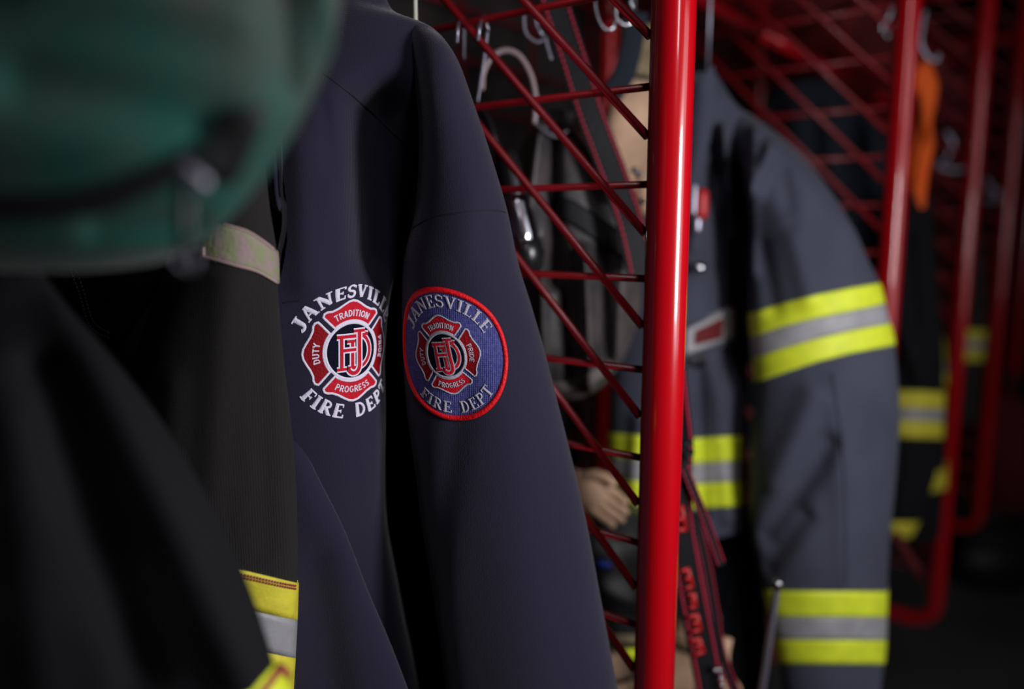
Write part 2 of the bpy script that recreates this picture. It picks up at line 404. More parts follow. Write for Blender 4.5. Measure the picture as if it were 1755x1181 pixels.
class Emb:
    """flat ribbons in unit space, wrapped on a cloth"""
    def __init__(s): s.v = []; s.o = []; s.f = []
    def stroke(s, pts, w, h, z=0, step=.06, closed=False, fn=None):
        p = resample(pts, step); k = len(p); b = len(s.v)
        cs = [(-1, 0), (-.72, .75), (0, 1), (.72, .75), (1, 0)]
        for i in range(k):
            if closed: t = p[(i + 1) % (k - 1)] - p[i - 1 if i else k - 2]
            else: t = p[min(i + 1, k - 1)] - p[max(i - 1, 0)]
            t = t / (np.linalg.norm(t) + 1e-9); n = np.array([-t[1], t[0]])
            q0 = p[i]
            for a, e in cs:
                q = q0 + n * a * w / 2
                s.v.append(fn(q) if fn else q); s.o.append(z + e * h)
        for i in range(k - 1):
            for j in range(4): s.f.append((b + i * 5 + j, b + i * 5 + j + 1, b + i * 5 + j + 6, b + i * 5 + j + 5))
    def text(s, txt, glyphs, r, cdeg, hgt, span, outward, h, z, wscale=1.0):
        tot = sum(glyphs[c][0] for c in txt) + .06 * len(txt); x = 0
        rb = r if outward else r + hgt
        k = math.radians(span) * (r + hgt / 2) / tot / hgt   # horizontal stretch
        for c in txt:
            wd_, st = glyphs[c]
            def fn(q, x=x):
                xx = (x + q[0] + .03) / tot - .5
                if outward: a = math.radians(cdeg) - xx * math.radians(span); rr = rb + q[1] * hgt
                else: a = math.radians(cdeg) + xx * math.radians(span); rr = rb - q[1] * hgt
                return np.array([rr * math.cos(a), rr * math.sin(a)])
            for pts, w in st: s.stroke(pts, w * wscale, h, z, .12, fn=fn)
            x += wd_ + .06
    def disc(s, r, z, n=64, rings=14, sy=1):
        b = len(s.v); s.v.append(np.array([0., 0.])); s.o.append(z)
        for i in range(1, rings + 1):
            for j in range(n):
                a = 2 * math.pi * j / n; s.v.append(np.array([r * i / rings * math.cos(a), r * i / rings * math.sin(a) * sy])); s.o.append(z)
        for j in range(n): s.f.append((b, b + 1 + j, b + 1 + (j + 1) % n))
        for i in range(rings - 1):
            for j in range(n):
                a = b + 1 + i * n; s.f.append((a + j, a + n + j, a + n + (j + 1) % n, a + (j + 1) % n))
    def petal(s, ang, z, grow=0):
        # inner arc (u along) to outer profile, filled as a strip
        inner = [(math.radians(90 + d)) for d in np.linspace(38.5, -38.5, 15)]
        r0 = .60
        outp = [(-.61, .70), (-.59, .765), (-.53, .795), (-.44, .80), (-.32, .85), (-.2, .925), (-.1, .98), (0, 1.0), (.1, .98), (.2, .925), (.32, .85), (.44, .80), (.53, .795), (.59, .765), (.61, .70)]
        b = len(s.v); ca, sa = math.cos(math.radians(ang - 90)), math.sin(math.radians(ang - 90)); n = 10
        for i, (th, o) in enumerate(zip(inner, outp)):
            a = np.array([r0 * math.cos(th), r0 * math.sin(th)]); o = np.array(o)
            for j in range(n + 1):
                q = a + (o - a) * j / n; s.v.append(np.array([q[0] * ca - q[1] * sa, q[0] * sa + q[1] * ca])); s.o.append(z)
        for i in range(14):
            for j in range(n):
                a = b + i * (n + 1) + j; s.f.append((a, a + n + 1, a + n + 2, a + 1))
        edge = [np.array([r0 * math.cos(t), r0 * math.sin(t)]) for t in inner] + [np.array(o) for o in outp[::-1]]
        edge.append(edge[0])
        return [np.array([q[0] * ca - q[1] * sa, q[0] * sa + q[1] * ca]) for q in edge]
    def build(s, name, m, parent, cl, scale, rot=0):
        sx = .89 if cl is SLV[0] else 1
        a = math.radians(rot); v = np.array(s.v); v = np.stack([v[:, 0] * math.cos(a) - v[:, 1] * math.sin(a), v[:, 0] * math.sin(a) + v[:, 1] * math.cos(a)], 1) * scale
        v[:, 0] *= sx
        p = cl.wrap(v, np.array(s.o) * 1.0)
        return obj(name, p, s.f, m, parent)
def monogram(z, d, parent, cl, scale, rot, mw, mr, ox=0):
    F_ = [([(-.24, .30), (-.24, -.36)], .075), ([(-.34, .29), (.10, .29)], .07), ([(-.24, .02), (.12, .02)], .065), ([(-.34, -.35), (-.13, -.35)], .06), ([(-.13, .13), (-.13, .13)], .01)]
    D_ = [([(.0, .20), (.0, -.34)], .075), ([(-.12, .19), (.06, .19)], .06), ([(-.1, -.34), (.12, -.34)] + arc(.12, -.01, .28, .33, -90, 78, 10) + [(.24, .33), (.36, .31)], .07)]
    J_ = [([(.15, .40), (.15, -.28)] + arc(.02, -.30, .13, .15, 0, -150, 7), .085), ([(.02, .39), (.28, .39)], .06)]
    e = Emb(); r = Emb()
    for q, st in enumerate((D_, F_, J_)):
        zz = z + q * .00022
        for pts, w in st: e.stroke([(a + ox, b) for a, b in pts], w + .055, d * .2, zz, .05)
        for pts, w in st: r.stroke([(a + ox, b) for a, b in pts], w * .95, d * .25, zz + .00012, .05)
    o = e.build('monogram_outline', mw, parent, cl, scale, rot)
    r.build('monogram', mr, parent, cl, scale, rot)
def maltese(prefix, parent, cl, s, rot, mw, z, centre=None, ltr=.13):
    d = .0004
    for ang, txt, out, sp in ((90, 'TRADITION', True, 62), (0, 'PRIDE', True, 36), (270, 'PROGRESS', False, 58), (180, 'DUTY', True, 32)):
        e = Emb(); edge = e.petal(ang, z)
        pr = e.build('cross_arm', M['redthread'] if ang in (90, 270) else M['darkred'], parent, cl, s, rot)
        w = Emb(); w.stroke(edge, .045, d, z, .05, closed=True)
        if out: w.text(txt, GS, .685, ang, ltr, sp, True, d, z + .0001, 1.15)
        else: w.text(txt, GS, .70, ang, ltr, sp, False, d, z + .0001, 1.15)
        w.build('arm_piping', mw, parent, cl, s, rot)
    if centre:
        e = Emb(); e.disc(.55, z + .0001, rings=8); e.build('cross_centre', centre, parent, cl, s, rot)
    w = Emb(); w.stroke(arc(0, 0, .565, .565, 0, 360, 60), .062, d, z + .0001, .1, closed=True); w.build('centre_ring', mw, parent, cl, s, rot)
    monogram(z + .0002, d, parent, cl, s, rot, mw, M['redthread'])

# ================================================================== SETTING
def quad(name, c, ax, ay, m):
    c, ax, ay = Vector(c), Vector(ax), Vector(ay)
    n = ax.cross(ay).normalized() * .02
    mb = MB(); mb.box(c - n, ax, ay, n); o = mb.obj(name, m, None, smooth=False); tag(o, kind='structure'); return o
quad('floor', (2, 2, 0), (6, 0, 0), (0, 6, 0), M['concrete'])
WT = .56
cw = P1 + V * (WT + .02) + U * 2.2
quad('wall_back', (cw.x, cw.y, 1.7), U * 5, (0, 0, 1.7), M['wall'])
ce = P1 + U * 7.2
quad('wall_right', (ce.x, ce.y, 1.7), (0, 0, 1.7), V * 4, M['wall'])
quad('ceiling', (2, 2, 3.42), (0, 6, 0), (6, 0, 0), M['wall'])

# ================================================================== LOCKER DIVIDERS
ZB, ZT, DT = .385, 2.05, .50
R1 = .0165
z0 = float(at(1112, 317, (P1 + V * .03).y)[2])
GSP = .0719
def divider(i, label):
    p = pole(i); t = thing('locker_divider', (p.x, p.y, ZB), label, 'locker frame', 'red tube and wire divider frames of the gear rack')
    def q(tt, z): return p + V * tt + Vector((0, 0, z))
    loop = []; rc = .055
    for (ct, cz, a0) in ((rc, ZB + rc, 180), (DT - rc, ZB + rc, 270), (DT - rc, ZT - rc, 0), (rc, ZT - rc, 90)):
        for k in range(9):
            a = math.radians(a0 + 90 * k / 8); loop.append(q(ct + rc * math.cos(a), cz + rc * math.sin(a)))
    MB().tube(loop, R1, 28, closed=True).obj('tube_frame', M['red'], t)
    for k in range(-12, 9):
        z = z0 + k * GSP
        if ZB + .03 < z < ZT - .03:
            MB().tube([q(.005, z), q(DT - .005, z)], .0030, 10).obj('grid_rod', M['redwire'], t)
    off = U * -.0055
    for k in range(-12, 16):
        # crosses z0+k*GSP at t=.0528, slopes down to the front
        zc = z0 + k * GSP
        tA = .0528 - .037; zA = zc - .037 * 1.0
        tB = DT - .012; zB_ = zc + (tB - .0528)
        if zB_ > ZT - .01: tB = .0528 + (ZT - .01 - zc); zB_ = ZT - .01
        if zA < ZB + .015: tA = .0528 + (ZB + .015 - zc); zA = ZB + .015
        if tB - tA < .03 or tA > DT: continue
        MB().tube([q(tA, zA) + off, q(tB, zB_) + off], .0034, 10).obj('diagonal_rod', M['redwire'], t)
    b = MB()
    for z in (.7, 1.8): b.box(q((DT + WT) / 2, z), U * .012, V * ((WT - DT) / 2), (0, 0, .02))
    b.obj('wall_bracket', M['redwire'], t)
    return t
dl = {1: 'red tube divider frame nearest the camera, beside the navy jacket, in focus', 2: 'red tube divider frame just right of the slate grey coat sleeve',
      3: 'blurred red divider frame behind the orange cloth, its lower corner bending above the floor', 4: 'blurred dark red divider frame one bay beyond the one behind the orange cloth', 5: 'farthest blurred red divider frame at the right edge of the photo'}
for i in range(1, 6): divider(i, dl[i])

# wire shelves above the bays (seen from below, top of frame)
def shelf(i, label, zs=1.72):
    a = pole(i) + U * .022; b = pole(i + 1) - U * .022
    t = thing('wire_shelf', tuple(a + Vector((0, 0, zs))), label, 'shelf', 'red wire shelves over the lockers')
    f = MB()
    loop = [a + V * .05, b + V * .05, b + V * .48, a + V * .48]
    loop = [x + Vector((0, 0, zs)) for x in loop]
    for k in range(4): f.tube([loop[k], loop[(k + 1) % 4]], .0045, 8)
    f.obj('rim', M['redwire'], t)
    w = MB(); n = 26
    for k in range(1, n):
        c = a.lerp(b, k / n) + Vector((0, 0, zs)); w.tube([c + V * .05, c + V * .48], .0018, 6)
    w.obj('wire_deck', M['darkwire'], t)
shelf(2, 'red wire shelf over the bay of the slate grey coat'); shelf(3, 'red wire shelf over the bay right of the slate grey coat')
shelf(1, 'red wire shelf over the nearest bay')
# back grid of each bay
def back_grid(i, label):
    a = pole(i) + U * .02 + V * (DT + .03); b = pole(i + 1) - U * .02 + V * (DT + .03)
    t = thing('back_grid', tuple(a + Vector((0, 0, ZB))), label, 'wire grid', 'red wire grids at the back of the lockers')
    h = MB(); 
    for k in range(-11, 9):
        z = z0 + k * GSP; h.tube([a + Vector((0, 0, z)), b + Vector((0, 0, z))], .003, 8)
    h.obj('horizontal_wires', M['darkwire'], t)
    d = MB(); L = (b - a).length; n = int(L / .15)
    for k in range(n + 1):
        c = a.lerp(b, k / n); d.tube([c + Vector((0, 0, ZB)), c + Vector((0, 0, 1.98))], .003, 8)
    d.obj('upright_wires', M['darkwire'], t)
back_grid(1, 'red wire back grid of the bay left of the nearest red pole'); back_grid(2, 'red wire back grid behind the slate grey coat')
back_grid(3, 'red wire back grid behind the orange cloth'); back_grid(4, 'red wire back grid of the farthest bay')

# hanging rails
def rail(i, tt, z, label):
    a = pole(i) + V * tt + Vector((0, 0, z)); b = pole(i + 1) + V * tt + Vector((0, 0, z))
    o = MB().tube([a, b], .010, 14).obj('hanging_rail', M['red']); tag(o, label, 'rail', 'red hanging rails across the lockers')
for i, n_ in ((0, 'over the navy jacket'), (1, 'over the slate grey coat'), (2, 'in the bay of the orange cloth'), (3, 'in the fourth bay')):
    rail(i, .22, 1.66, 'red hanging rail ' + n_)
RZ = 1.66

def hanger(x, y, ztop, zsh, half, m, label, angv=V, group=None):
    """wire hanger: hook over the rail, two arms along angv"""
    t = thing('coat_hanger', (x, y, zsh), label, 'coat hanger', group)
    mb = MB(); c = Vector((x, y, 0))
    hk = [c + U * .0 + Vector((0, 0, zsh)), c + Vector((0, 0, ztop - .02))]
    for k in range(9):
        a = math.radians(180 - k * 26); hk.append(c + U * (.0125 + .0125 * math.cos(a)) * 1.0 + Vector((0, 0, ztop + .0125 * math.sin(a))))
    mb.tube(hk, .0018, 8); mb.obj('hook', m, t)
    MB().tube([c + angv * half * s - Vector((0, 0, .055 * abs(s))) + Vector((0, 0, zsh)) for s in (-1, -.5, 0, .5, 1)], .005, 8).obj('arms', m, t)
    return t

# ================================================================== NAVY JACKET
nav = thing('softshell_jacket', tuple(P(600, 1181, .62)), 'navy softshell jacket with fire department emblem on chest and round blue patch on sleeve', 'jacket')
def row(h, pts): return (h, pts)
body = Cloth([
  (.020, [(505, -90, .63), (560, -95, .63), (610, -85, .63), (650, -70, .63)]),
  (.030, [(490, 10, .63), (560, -5, .63), (610, 5, .625), (672, 18, .625)]),
  (.038, [(478, 70, .63), (560, 60, .625), (640, 50, .62), (752, 60, .62)]),
  (.045, [(490, 150, .62), (560, 150, .615), (650, 150, .615), (775, 150, .62)]),
  (.050, [(487, 250, .615), (560, 250, .61), (640, 250, .625), (742, 250, .635)]),
  (.058, [(501, 340, .612), (570, 340, .610), (630, 340, .625), (716, 340, .645)]),
  (.064, [(503, 420, .610), (566, 420, .610), (620, 420, .615), (694, 420, .64)]),
  (.070, [(488, 500, .610), (550, 500, .610), (602, 500, .610), (670, 500, .615)]),
  (.072, [(482, 600, .610), (541, 600, .610), (600, 600, .610), (660, 600, .610)]),
  (.072, [(484, 700, .610), (543, 700, .610), (602, 700, .610), (661, 700, .610)]),
  (.068, [(486, 800, .615), (545, 800, .615), (604, 800, .615), (660, 800, .615)]),
  (.062, [(490, 900, .625), (545, 900, .625), (604, 900, .625), (664, 900, .625)]),
  (.058, [(492, 1040, .64), (550, 1040, .64), (620, 1040, .64), (690, 1040, .64)]),
  (.055, [(500, 1200, .65), (560, 1200, .65), (640, 1200, .65), (720, 1200, .65)]),
  (.050, [(500, 1360, .65), (560, 1360, .65), (640, 1360, .65), (720, 1360, .65)]),
], prof='right', folds=[(655, 200, 650, 440, 42, -.036), (610, 200, 622, 420, 22, -.010), (520, 260, 535, 470, 26, .005), (560, 200, 572, 300, 16, -.003)], nu=110, nv=260)
bo = body.mesh('body', M['navy'], nav)
sleeve = Cloth([
  (.018, [(700, 52, .615), (722, 54, .615), (745, 60, .615), (764, 72, .62)]),
  (.032, [(705, 90, .610), (735, 92, .61), (765, 96, .61), (788, 112, .615)]),
  (.042, [(716, 180, .605), (745, 180, .605), (780, 180, .605), (812, 178, .605)]),
  (.046, [(719, 260, .60), (755, 260, .60), (800, 260, .60), (838, 256, .60)]),
  (.048, [(712, 360, .60), (760, 360, .60), (815, 360, .60), (868, 356, .60)]),
  (.050, [(694, 440, .60), (755, 450, .60), (825, 452, .60), (888, 450, .60)]),
  (.050, [(690, 520, .60), (765, 530, .60), (840, 530, .60), (911, 525, .60)]),
  (.050, [(692, 610, .60), (772, 610, .60), (852, 610, .60), (934, 605, .60)]),
  (.050, [(698, 700, .60), (785, 700, .60), (870, 700, .60), (957, 695, .60)]),
  (.050, [(712, 800, .60), (795, 800, .60), (885, 800, .60), (982, 795, .60)]),
  (.050, [(724, 900, .60), (810, 900, .60), (900, 900, .60), (1006, 900, .60)]),
  (.050, [(745, 1030, .60), (830, 1030, .60), (930, 1030, .60), (1030, 1030, .60)]),
  (.050, [(766, 1190, .60), (860, 1190, .60), (960, 1190, .60), (1060, 1190, .60)]),
  (.046, [(775, 1350, .60), (870, 1350, .60), (980, 1350, .60), (1090, 1350, .60)]),
], folds=[(770, 560, 775, 1300, 34, .0015), (735, 1020, 800, 620, 24, -.003), (870, 640, 920, 1200, 60, .003), (845, 230, 800, 420, 30, .002)], nu=110, nv=260)
slo = sleeve.mesh('sleeve', M['navy'], nav)
# front flap crossing below the emblem, far side body panel, collar edge
flap = Cloth([
  (.004, [(470, 690, .548), (480, 692, .548), (488, 697, .548), (496, 706, .548)]),
  (.010, [(465, 800, .545), (492, 800, .545), (515, 800, .545), (538, 803, .547)]),
  (.016, [(460, 900, .545), (500, 900, .545), (548, 900, .545), (588, 903, .548)]),
  (.018, [(455, 1010, .545), (520, 1010, .545), (580, 1010, .545), (630, 1010, .550)]),
  (.020, [(450, 1130, .55), (530, 1130, .55), (610, 1130, .55), (680, 1130, .555)]),
  (.020, [(450, 1320, .55), (540, 1320, .55), (650, 1320, .55), (750, 1320, .555)]),
], prof='right', folds=[(540, 960, 570, 1181, 40, -.008)], nu=60, nv=120)
flap.mesh('front_flap', M['navy'], nav)
side = Cloth([
  (.02, [(470, 60, .70), (640, 60, .70), (700, 60, .70), (750, 70, .70)]),
  (.03, [(430, 300, .71), (620, 300, .71), (690, 300, .69), (760, 300, .68)]),
  (.03, [(440, 600, .71), (620, 600, .71), (700, 600, .69), (780, 600, .68)]),
  (.03, [(450, 900, .71), (640, 900, .71), (720, 900, .69), (800, 900, .67)]),
  (.03, [(460, 1350, .71), (680, 1350, .71), (760, 1350, .69), (830, 1350, .67)]),
], folds=[(640, 700, 720, 1181, 26, .012), (690, 560, 690, 1181, 30, -.006)], nu=60, nv=80)
side.mesh('back_panel', M['navy'], nav)
body.lines('yoke_seam', M['seam'], nav, [[(552, 124), (600, 160), (650, 205), (690, 242), (716, 270)]], r=.0007, off=-.0001)
body.lines('chest_seam', M['seam'], nav, [[(486, 519), (500, 517), (515, 515)]], r=.0006, off=-.0001)
sleeve.lines('sleeve_seam', M['seam'], nav, [[(700, 402), (712, 388), (740, 374), (780, 366), (820, 361), (850, 361), (866, 364)]], r=.0006, off=-.0001)
# collar and zip at the opening
zp = pxpath([(478, 250, .536), (481, 330, .536), (487, 352, .535), (488, 385, .536), (483, 415, .538), (477, 445, .540), (472, 520, .542)], 8)
MB().tube(zp, .0016, 8).obj('zip_tape', M['black'], nav)
zt = MB()
for k, p in enumerate(spline(zp, 4)[40:]): zt.box(Vector(p.tolist()) + Vector((-.0004, -.0018, 0)), (.0009, 0, 0), (0, .0005, 0), (0, 0, .0003)) if k % 2 == 0 else None
zt.obj('zip_teeth', M['chrome'], nav, smooth=False)
col = Cloth([
  (.004, [(445, 160, .56), (458, 160, .556), (470, 160, .556), (480, 160, .56)]),
  (.005, [(450, 260, .56), (462, 260, .553), (474, 260, .553), (484, 260, .56)]),
  (.005, [(462, 340, .56), (470, 342, .555), (478, 344, .555), (486, 346, .56)]),
  (.003, [(474, 362, .562), (478, 364, .558), (482, 365, .558), (487, 366, .562)]),
], nu=20, nv=30)
col.mesh('collar_edge', M['navy'], nav)
# chest emblem, embroidered straight on the jacket
s0 = .0365
body.anchor(603, 603)
ce_ = thing  # placeholder
chest = Emb()
chest.text('JANESVILLE', GL, 1.06, 91, .29, 132, True, .0006, .0002, 1.2)
cp = chest.build('chest_lettering', M['white'], nav, body, s0)
cp['label'] = 'white stitched city name arched over the chest emblem'
chest = Emb(); chest.text('FIRE DEPT', GL, 1.07, 269, .28, 104, False, .0006, .0002, 1.2)
cp2 = chest.build('chest_lettering', M['white'], nav, body, s0); cp2['label'] = 'white stitched words below the chest emblem'
e = Emb(); e.disc(.545, .0002, rings=8); cp = e.build('chest_emblem', M['navythread'], nav, body, s0)
cp['label'] = 'red four-armed cross emblem with white piping on the chest'
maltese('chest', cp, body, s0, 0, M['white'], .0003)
# shoulder patch
SLV[0] = sleeve; sleeve.anchor(766, 611)
RP = .0490
e = Emb(); e.disc(1.0, .0010, rings=20)
pt = e.build('shoulder_patch', M['blue'], nav, sleeve, RP * .965, 0)
pt['label'] = 'round blue embroidered patch with bright red border on the sleeve'
e = Emb(); e.stroke(arc(0, 0, .955, .955, 0, 360, 96), .085, .0020, .0006, .05, closed=True); e.build('patch_border', M['brightred'], pt, sleeve, RP)
e = Emb(); e.text('JANESVILLE', GL, .70, 88, .185, 128, True, .0005, .0012); e.build('upper_lettering', M['whitegrey'], pt, sleeve, RP, 3)
e = Emb(); e.text('FIRE DEPT', GL, .70, 272, .175, 100, False, .0005, .0012); e.build('lower_lettering', M['whitegrey'], pt, sleeve, RP, 3)
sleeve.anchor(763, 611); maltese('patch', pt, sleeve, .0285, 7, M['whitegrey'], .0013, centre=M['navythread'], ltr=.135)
hanger(*P(712, 32, .66).xy, RZ, float(P(712, 150, .66).z), .07, M['whitewire'], 'cream wire coat hanger holding the navy jacket')

# ================================================================== CHARCOAL TURNOUT COAT (behind green bag)
cc = thing('turnout_coat', tuple(P(380, 1181, .53)), 'charcoal ripstop turnout coat with worn shoulder strip, left of the navy jacket', 'coat')
csl = Cloth([
  (.030, [(380, 120, .53), (400, 120, .53), (420, 120, .53), (440, 130, .53)]),
  (.036, [(345, 240, .53), (385, 240, .53), (425, 240, .53), (452, 250, .53)]),
  (.042, [(315, 350, .53), (365, 350, .53), (415, 350, .53), (460, 345, .53)]),
  (.045, [(293, 430, .53), (353, 430, .53), (415, 430, .53), (473, 430, .53)]),
  (.046, [(268, 500, .53), (338, 500, .53), (410, 500, .53), (476, 500, .53)]),
  (.047, [(235, 600, .53), (318, 600, .53), (402, 600, .53), (484, 600, .53)]),
  (.048, [(212, 700, .53), (306, 700, .53), (400, 700, .53), (496, 700, .53)]),
  (.048, [(200, 800, .53), (300, 800, .53), (402, 800, .53), (505, 800, .53)]),
  (.048, [(195, 900, .53), (300, 900, .53), (405, 900, .53), (509, 900, .53)]),
  (.048, [(195, 1000, .53), (298, 1000, .53), (405, 1000, .53), (508, 1000, .53)]),
  (.048, [(200, 1100, .53), (300, 1100, .53), (400, 1100, .53), (504, 1100, .53)]),
  (.046, [(210, 1200, .53), (305, 1200, .53), (400, 1200, .53), (498, 1200, .53)]),
  (.040, [(220, 1320, .53), (310, 1320, .53), (400, 1320, .53), (490, 1320, .53)]),
], folds=[(380, 480, 350, 900, 26, .003), (440, 470, 450, 900, 24, -.002), (300, 640, 290, 900, 24, .003)], nu=90, nv=200)
csl.mesh('sleeve', M['char'], cc)
csl.band('shoulder_strip', M['dirtytrim'], cc, [(350, 384), (385, 385), (420, 395), (465, 425), (475, 432)], [(348, 444), (400, 455), (440, 465), (473, 486)], px0=351, px1=480)
csl.lines('strip_edging', M['pinkedge'], cc, [[(385, 385), (420, 395), (446, 411), (466, 427)], [(352, 440), (400, 454), (440, 465), (472, 485)], [(352, 425), (352, 442)]], r=.0007, off=.0014)
yt = [(200, 950), (355, 962), (420, 978), (508, 999)]
def sh(c, d): return [(a, b + d) for a, b in c]
csl.band('yellow_stripe', M['yellow'], cc, yt, sh(yt, 64))
csl.band('silver_stripe', M['silver'], cc, sh(yt, 64), sh(yt, 130))
csl.band('yellow_stripe', M['yellow'], cc, sh(yt, 130), sh(yt, 195))
csl.lines('stripe_stitching', M['redstitch'], cc, [sh(yt[1:], 6), sh(yt[1:], 11)], r=.0008, off=.0014, dash=.0016)
cb = Cloth([
  (.02, [(300, 120, .58), (350, 120, .58), (400, 120, .58), (440, 130, .58)]),
  (.03, [(330, 260, .60), (380, 260, .60), (420, 260, .60), (446, 270, .60)]),
  (.03, [(350, 330, .60), (385, 330, .60), (425, 330, .60), (452, 340, .60)]),
  (.03, [(330, 450, .61), (380, 450, .61), (430, 450, .61), (455, 450, .61)]),
  (.03, [(300, 800, .62), (370, 800, .62), (430, 800, .62), (458, 800, .62)]),
  (.03, [(300, 1300, .62), (370, 1300, .62), (430, 1300, .62), (458, 1300, .62)]),
], nu=40, nv=60)
cb.mesh('body', M['char'], cc)
hanger(*P(430, 60, .58).xy, RZ, float(P(430, 60, .58).z), .02, M['zinc'], 'wire coat hanger of the charcoal turnout coat')

# ================================================================== DARK JACKET far left, and foreground black coat
dj = thing('work_jacket', tuple(P(170, 1181, .60)), 'black double-stitched jacket in shadow below the green bag', 'jacket')
dk = Cloth([
  (.03, [(-60, 200, .62), (60, 200, .62), (160, 200, .62), (260, 200, .62)]),
  (.04, [(-60, 380, .62), (60, 380, .62), (180, 380, .62), (300, 380, .62)]),
  (.04, [(-60, 470, .62), (60, 470, .62), (170, 470, .62), (290, 465, .62)]),
  (.04, [(-60, 560, .62), (50, 560, .62), (140, 560, .62), (230, 560, .62)]),
  (.04, [(-60, 650, .62), (40, 650, .62), (110, 650, .62), (190, 640, .62)]),
  (.04, [(-60, 900, .62), (40, 900, .62), (120, 900, .62), (200, 900, .62)]),
  (.04, [(-60, 1300, .62), (40, 1300, .62), (120, 1300, .62), (200, 1300, .62)]),
], folds=[(110, 460, 150, 560, 14, .012), (160, 480, 190, 600, 12, -.01), (130, 470, 200, 590, 10, .006)], nu=60, nv=110)
dk.mesh('sleeve', M['black'], dj)
dk.lines('seam_stitching', M['zinc'], dj, [[(118, 455), (135, 500), (155, 560), (188, 580)], [(126, 453), (143, 498), (160, 552), (192, 572)]], r=.0005, off=.0003, dash=.002)
hanger(*P(100, 120, .64).xy, RZ, float(P(100, 230, .64).z), .05, M['zinc'], 'wire coat hanger of the shadowed black jacket')

fc = thing('turnout_coat', tuple(P(200, 1181, .37)), 'black turnout coat filling the blurred lower left foreground, lime trim at its cuff', 'coat')
fs = Cloth([
  (.015, [(-260, 330, .40), (-150, 330, .40), (-60, 330, .40), (10, 350, .40)]),
  (.03, [(-280, 430, .39), (-160, 430, .39), (-40, 430, .39), (50, 430, .39)]),
  (.035, [(-290, 520, .385), (-150, 520, .385), (0, 520, .385), (112, 520, .385)]),
  (.04, [(-300, 620, .38), (-140, 620, .38), (30, 620, .38), (195, 615, .38)]),
  (.04, [(-300, 720, .375), (-120, 720, .375), (80, 720, .375), (272, 715, .375)]),
  (.04, [(-300, 820, .37), (-100, 820, .37), (120, 820, .37), (335, 815, .37)]),
  (.04, [(-300, 920, .37), (-80, 920, .37), (150, 920, .37), (388, 915, .37)]),
  (.04, [(-300, 1020, .365), (-60, 1020, .365), (180, 1020, .365), (430, 1015, .365)]),
  (.04, [(-300, 1100, .365), (-60, 1100, .365), (200, 1100, .365), (456, 1095, .365)]),
  (.04, [(-300, 1145, .365), (-60, 1145, .365), (210, 1145, .365), (468, 1138, .365)]),
  (.04, [(-300, 1190, .365), (-60, 1190, .365), (220, 1190, .365), (492, 1185, .365)]),
  (.035, [(-290, 1330, .365), (-60, 1330, .365), (220, 1330, .365), (505, 1330, .365)]),
], folds=[(120, 520, 380, 1100, 50, .012), (60, 620, 220, 1100, 40, -.010), (20, 700, 60, 1100, 50, .006)], nu=80, nv=140)
fs.mesh('sleeve', M['black'], fc)
ft = [(-300, 1250), (300, 1240), (430, 1185), (478, 1128), (500, 1120)]
fs.band('cuff_trim', M['lime'], fc, ft, sh(ft, 75))
fs.lines('trim_stitching', M['redstitch'], fc, [[(440, 1190), (458, 1165), (480, 1140)]], r=.0022, off=.002)
hanger(*P(-120, 330, .40).xy, RZ, float(P(-120, 345, .40).z), .06, M['zinc'], 'wire coat hanger of the black foreground coat')

# ================================================================== GREEN BAG
gb = thing('duffel_bag', tuple(P(150, 450, .33)), 'large blurred green camouflage bag with black zip, hanging in the upper left foreground', 'bag')
gbb = Cloth([
  (.05, [(-420, -220, .33), (-120, -230, .33), (250, -230, .33), (560, -220, .33)]),
  (.075, [(-430, -100, .33), (-120, -100, .33), (250, -100, .33), (572, -100, .33)]),
  (.085, [(-430, 0, .33), (-120, 0, .33), (250, 0, .33), (563, 0, .33)]),
  (.09, [(-430, 80, .33), (-120, 80, .33), (240, 80, .33), (548, 80, .33)]),
  (.09, [(-430, 160, .33), (-120, 160, .33), (230, 160, .33), (522, 160, .33)]),
  (.088, [(-430, 240, .33), (-120, 240, .33), (220, 240, .33), (482, 240, .33)]),
  (.08, [(-430, 310, .33), (-120, 315, .33), (205, 315, .33), (440, 305, .33)]),
  (.07, [(-420, 370, .33), (-120, 378, .33), (190, 378, .33), (392, 365, .33)]),
  (.055, [(-400, 415, .33), (-110, 422, .33), (170, 424, .33), (345, 412, .33)]),
  (.030, [(-370, 445, .33), (-100, 450, .33), (150, 452, .33), (290, 442, .33)]),
  (.003, [(-330, 455, .33), (-90, 462, .33), (130, 464, .33), (240, 455, .33)]),
], folds=[(60, 60, 330, 100, 40, .006), (400, 20, 430, 180, 26, -.007), (460, 0, 500, 120, 22, .006), (40, 200, 300, 240, 40, -.006), (150, 390, 300, 385, 22, -.006)], nu=110, nv=140)
gbb.mesh('body', M['green'], gb)
zc = [(-430, 335), (0, 348), (120, 345), (200, 328), (270, 300), (350, 262)]
gbb.band('zip_band', M['black'], gb, sh(zc, -20), sh(zc, 22), thick=.003, px0=-430, px1=352)
gbb.band('zip_end_tab', M['rubber'], gb, [(338, 225), (390, 190), (440, 180)], [(340, 290), (380, 308), (440, 272)], thick=.004, px0=346, px1=432)
k0 = P(330, 300, .252)
mb = MB(); mb.rtube([k0 + Vector((-.002, 0, .002)), k0 + Vector((.003, 0, -.002))], .0024); mb.obj('zip_slider', M['zinc'], gb)
mb = MB(); pl_ = pxpath([(318, 300, .249), (314, 350, .246), (314, 400, .246), (316, 440, .247)], 4)
mb.tube(pl_, .0022, 10, flat=.3, fdir=(0, 1, 0)); mb.obj('zip_pull', M['plasticblack'], gb)
c = P(320, 447, .247); mb = MB(); mb.tube([c + Vector((math.cos(a) * .0026, 0, math.sin(a) * .0026)) for a in np.linspace(0, 2 * math.pi, 17)[:-1]], .0006, 8, closed=True); mb.obj('pull_ring', M['zinc'], gb)
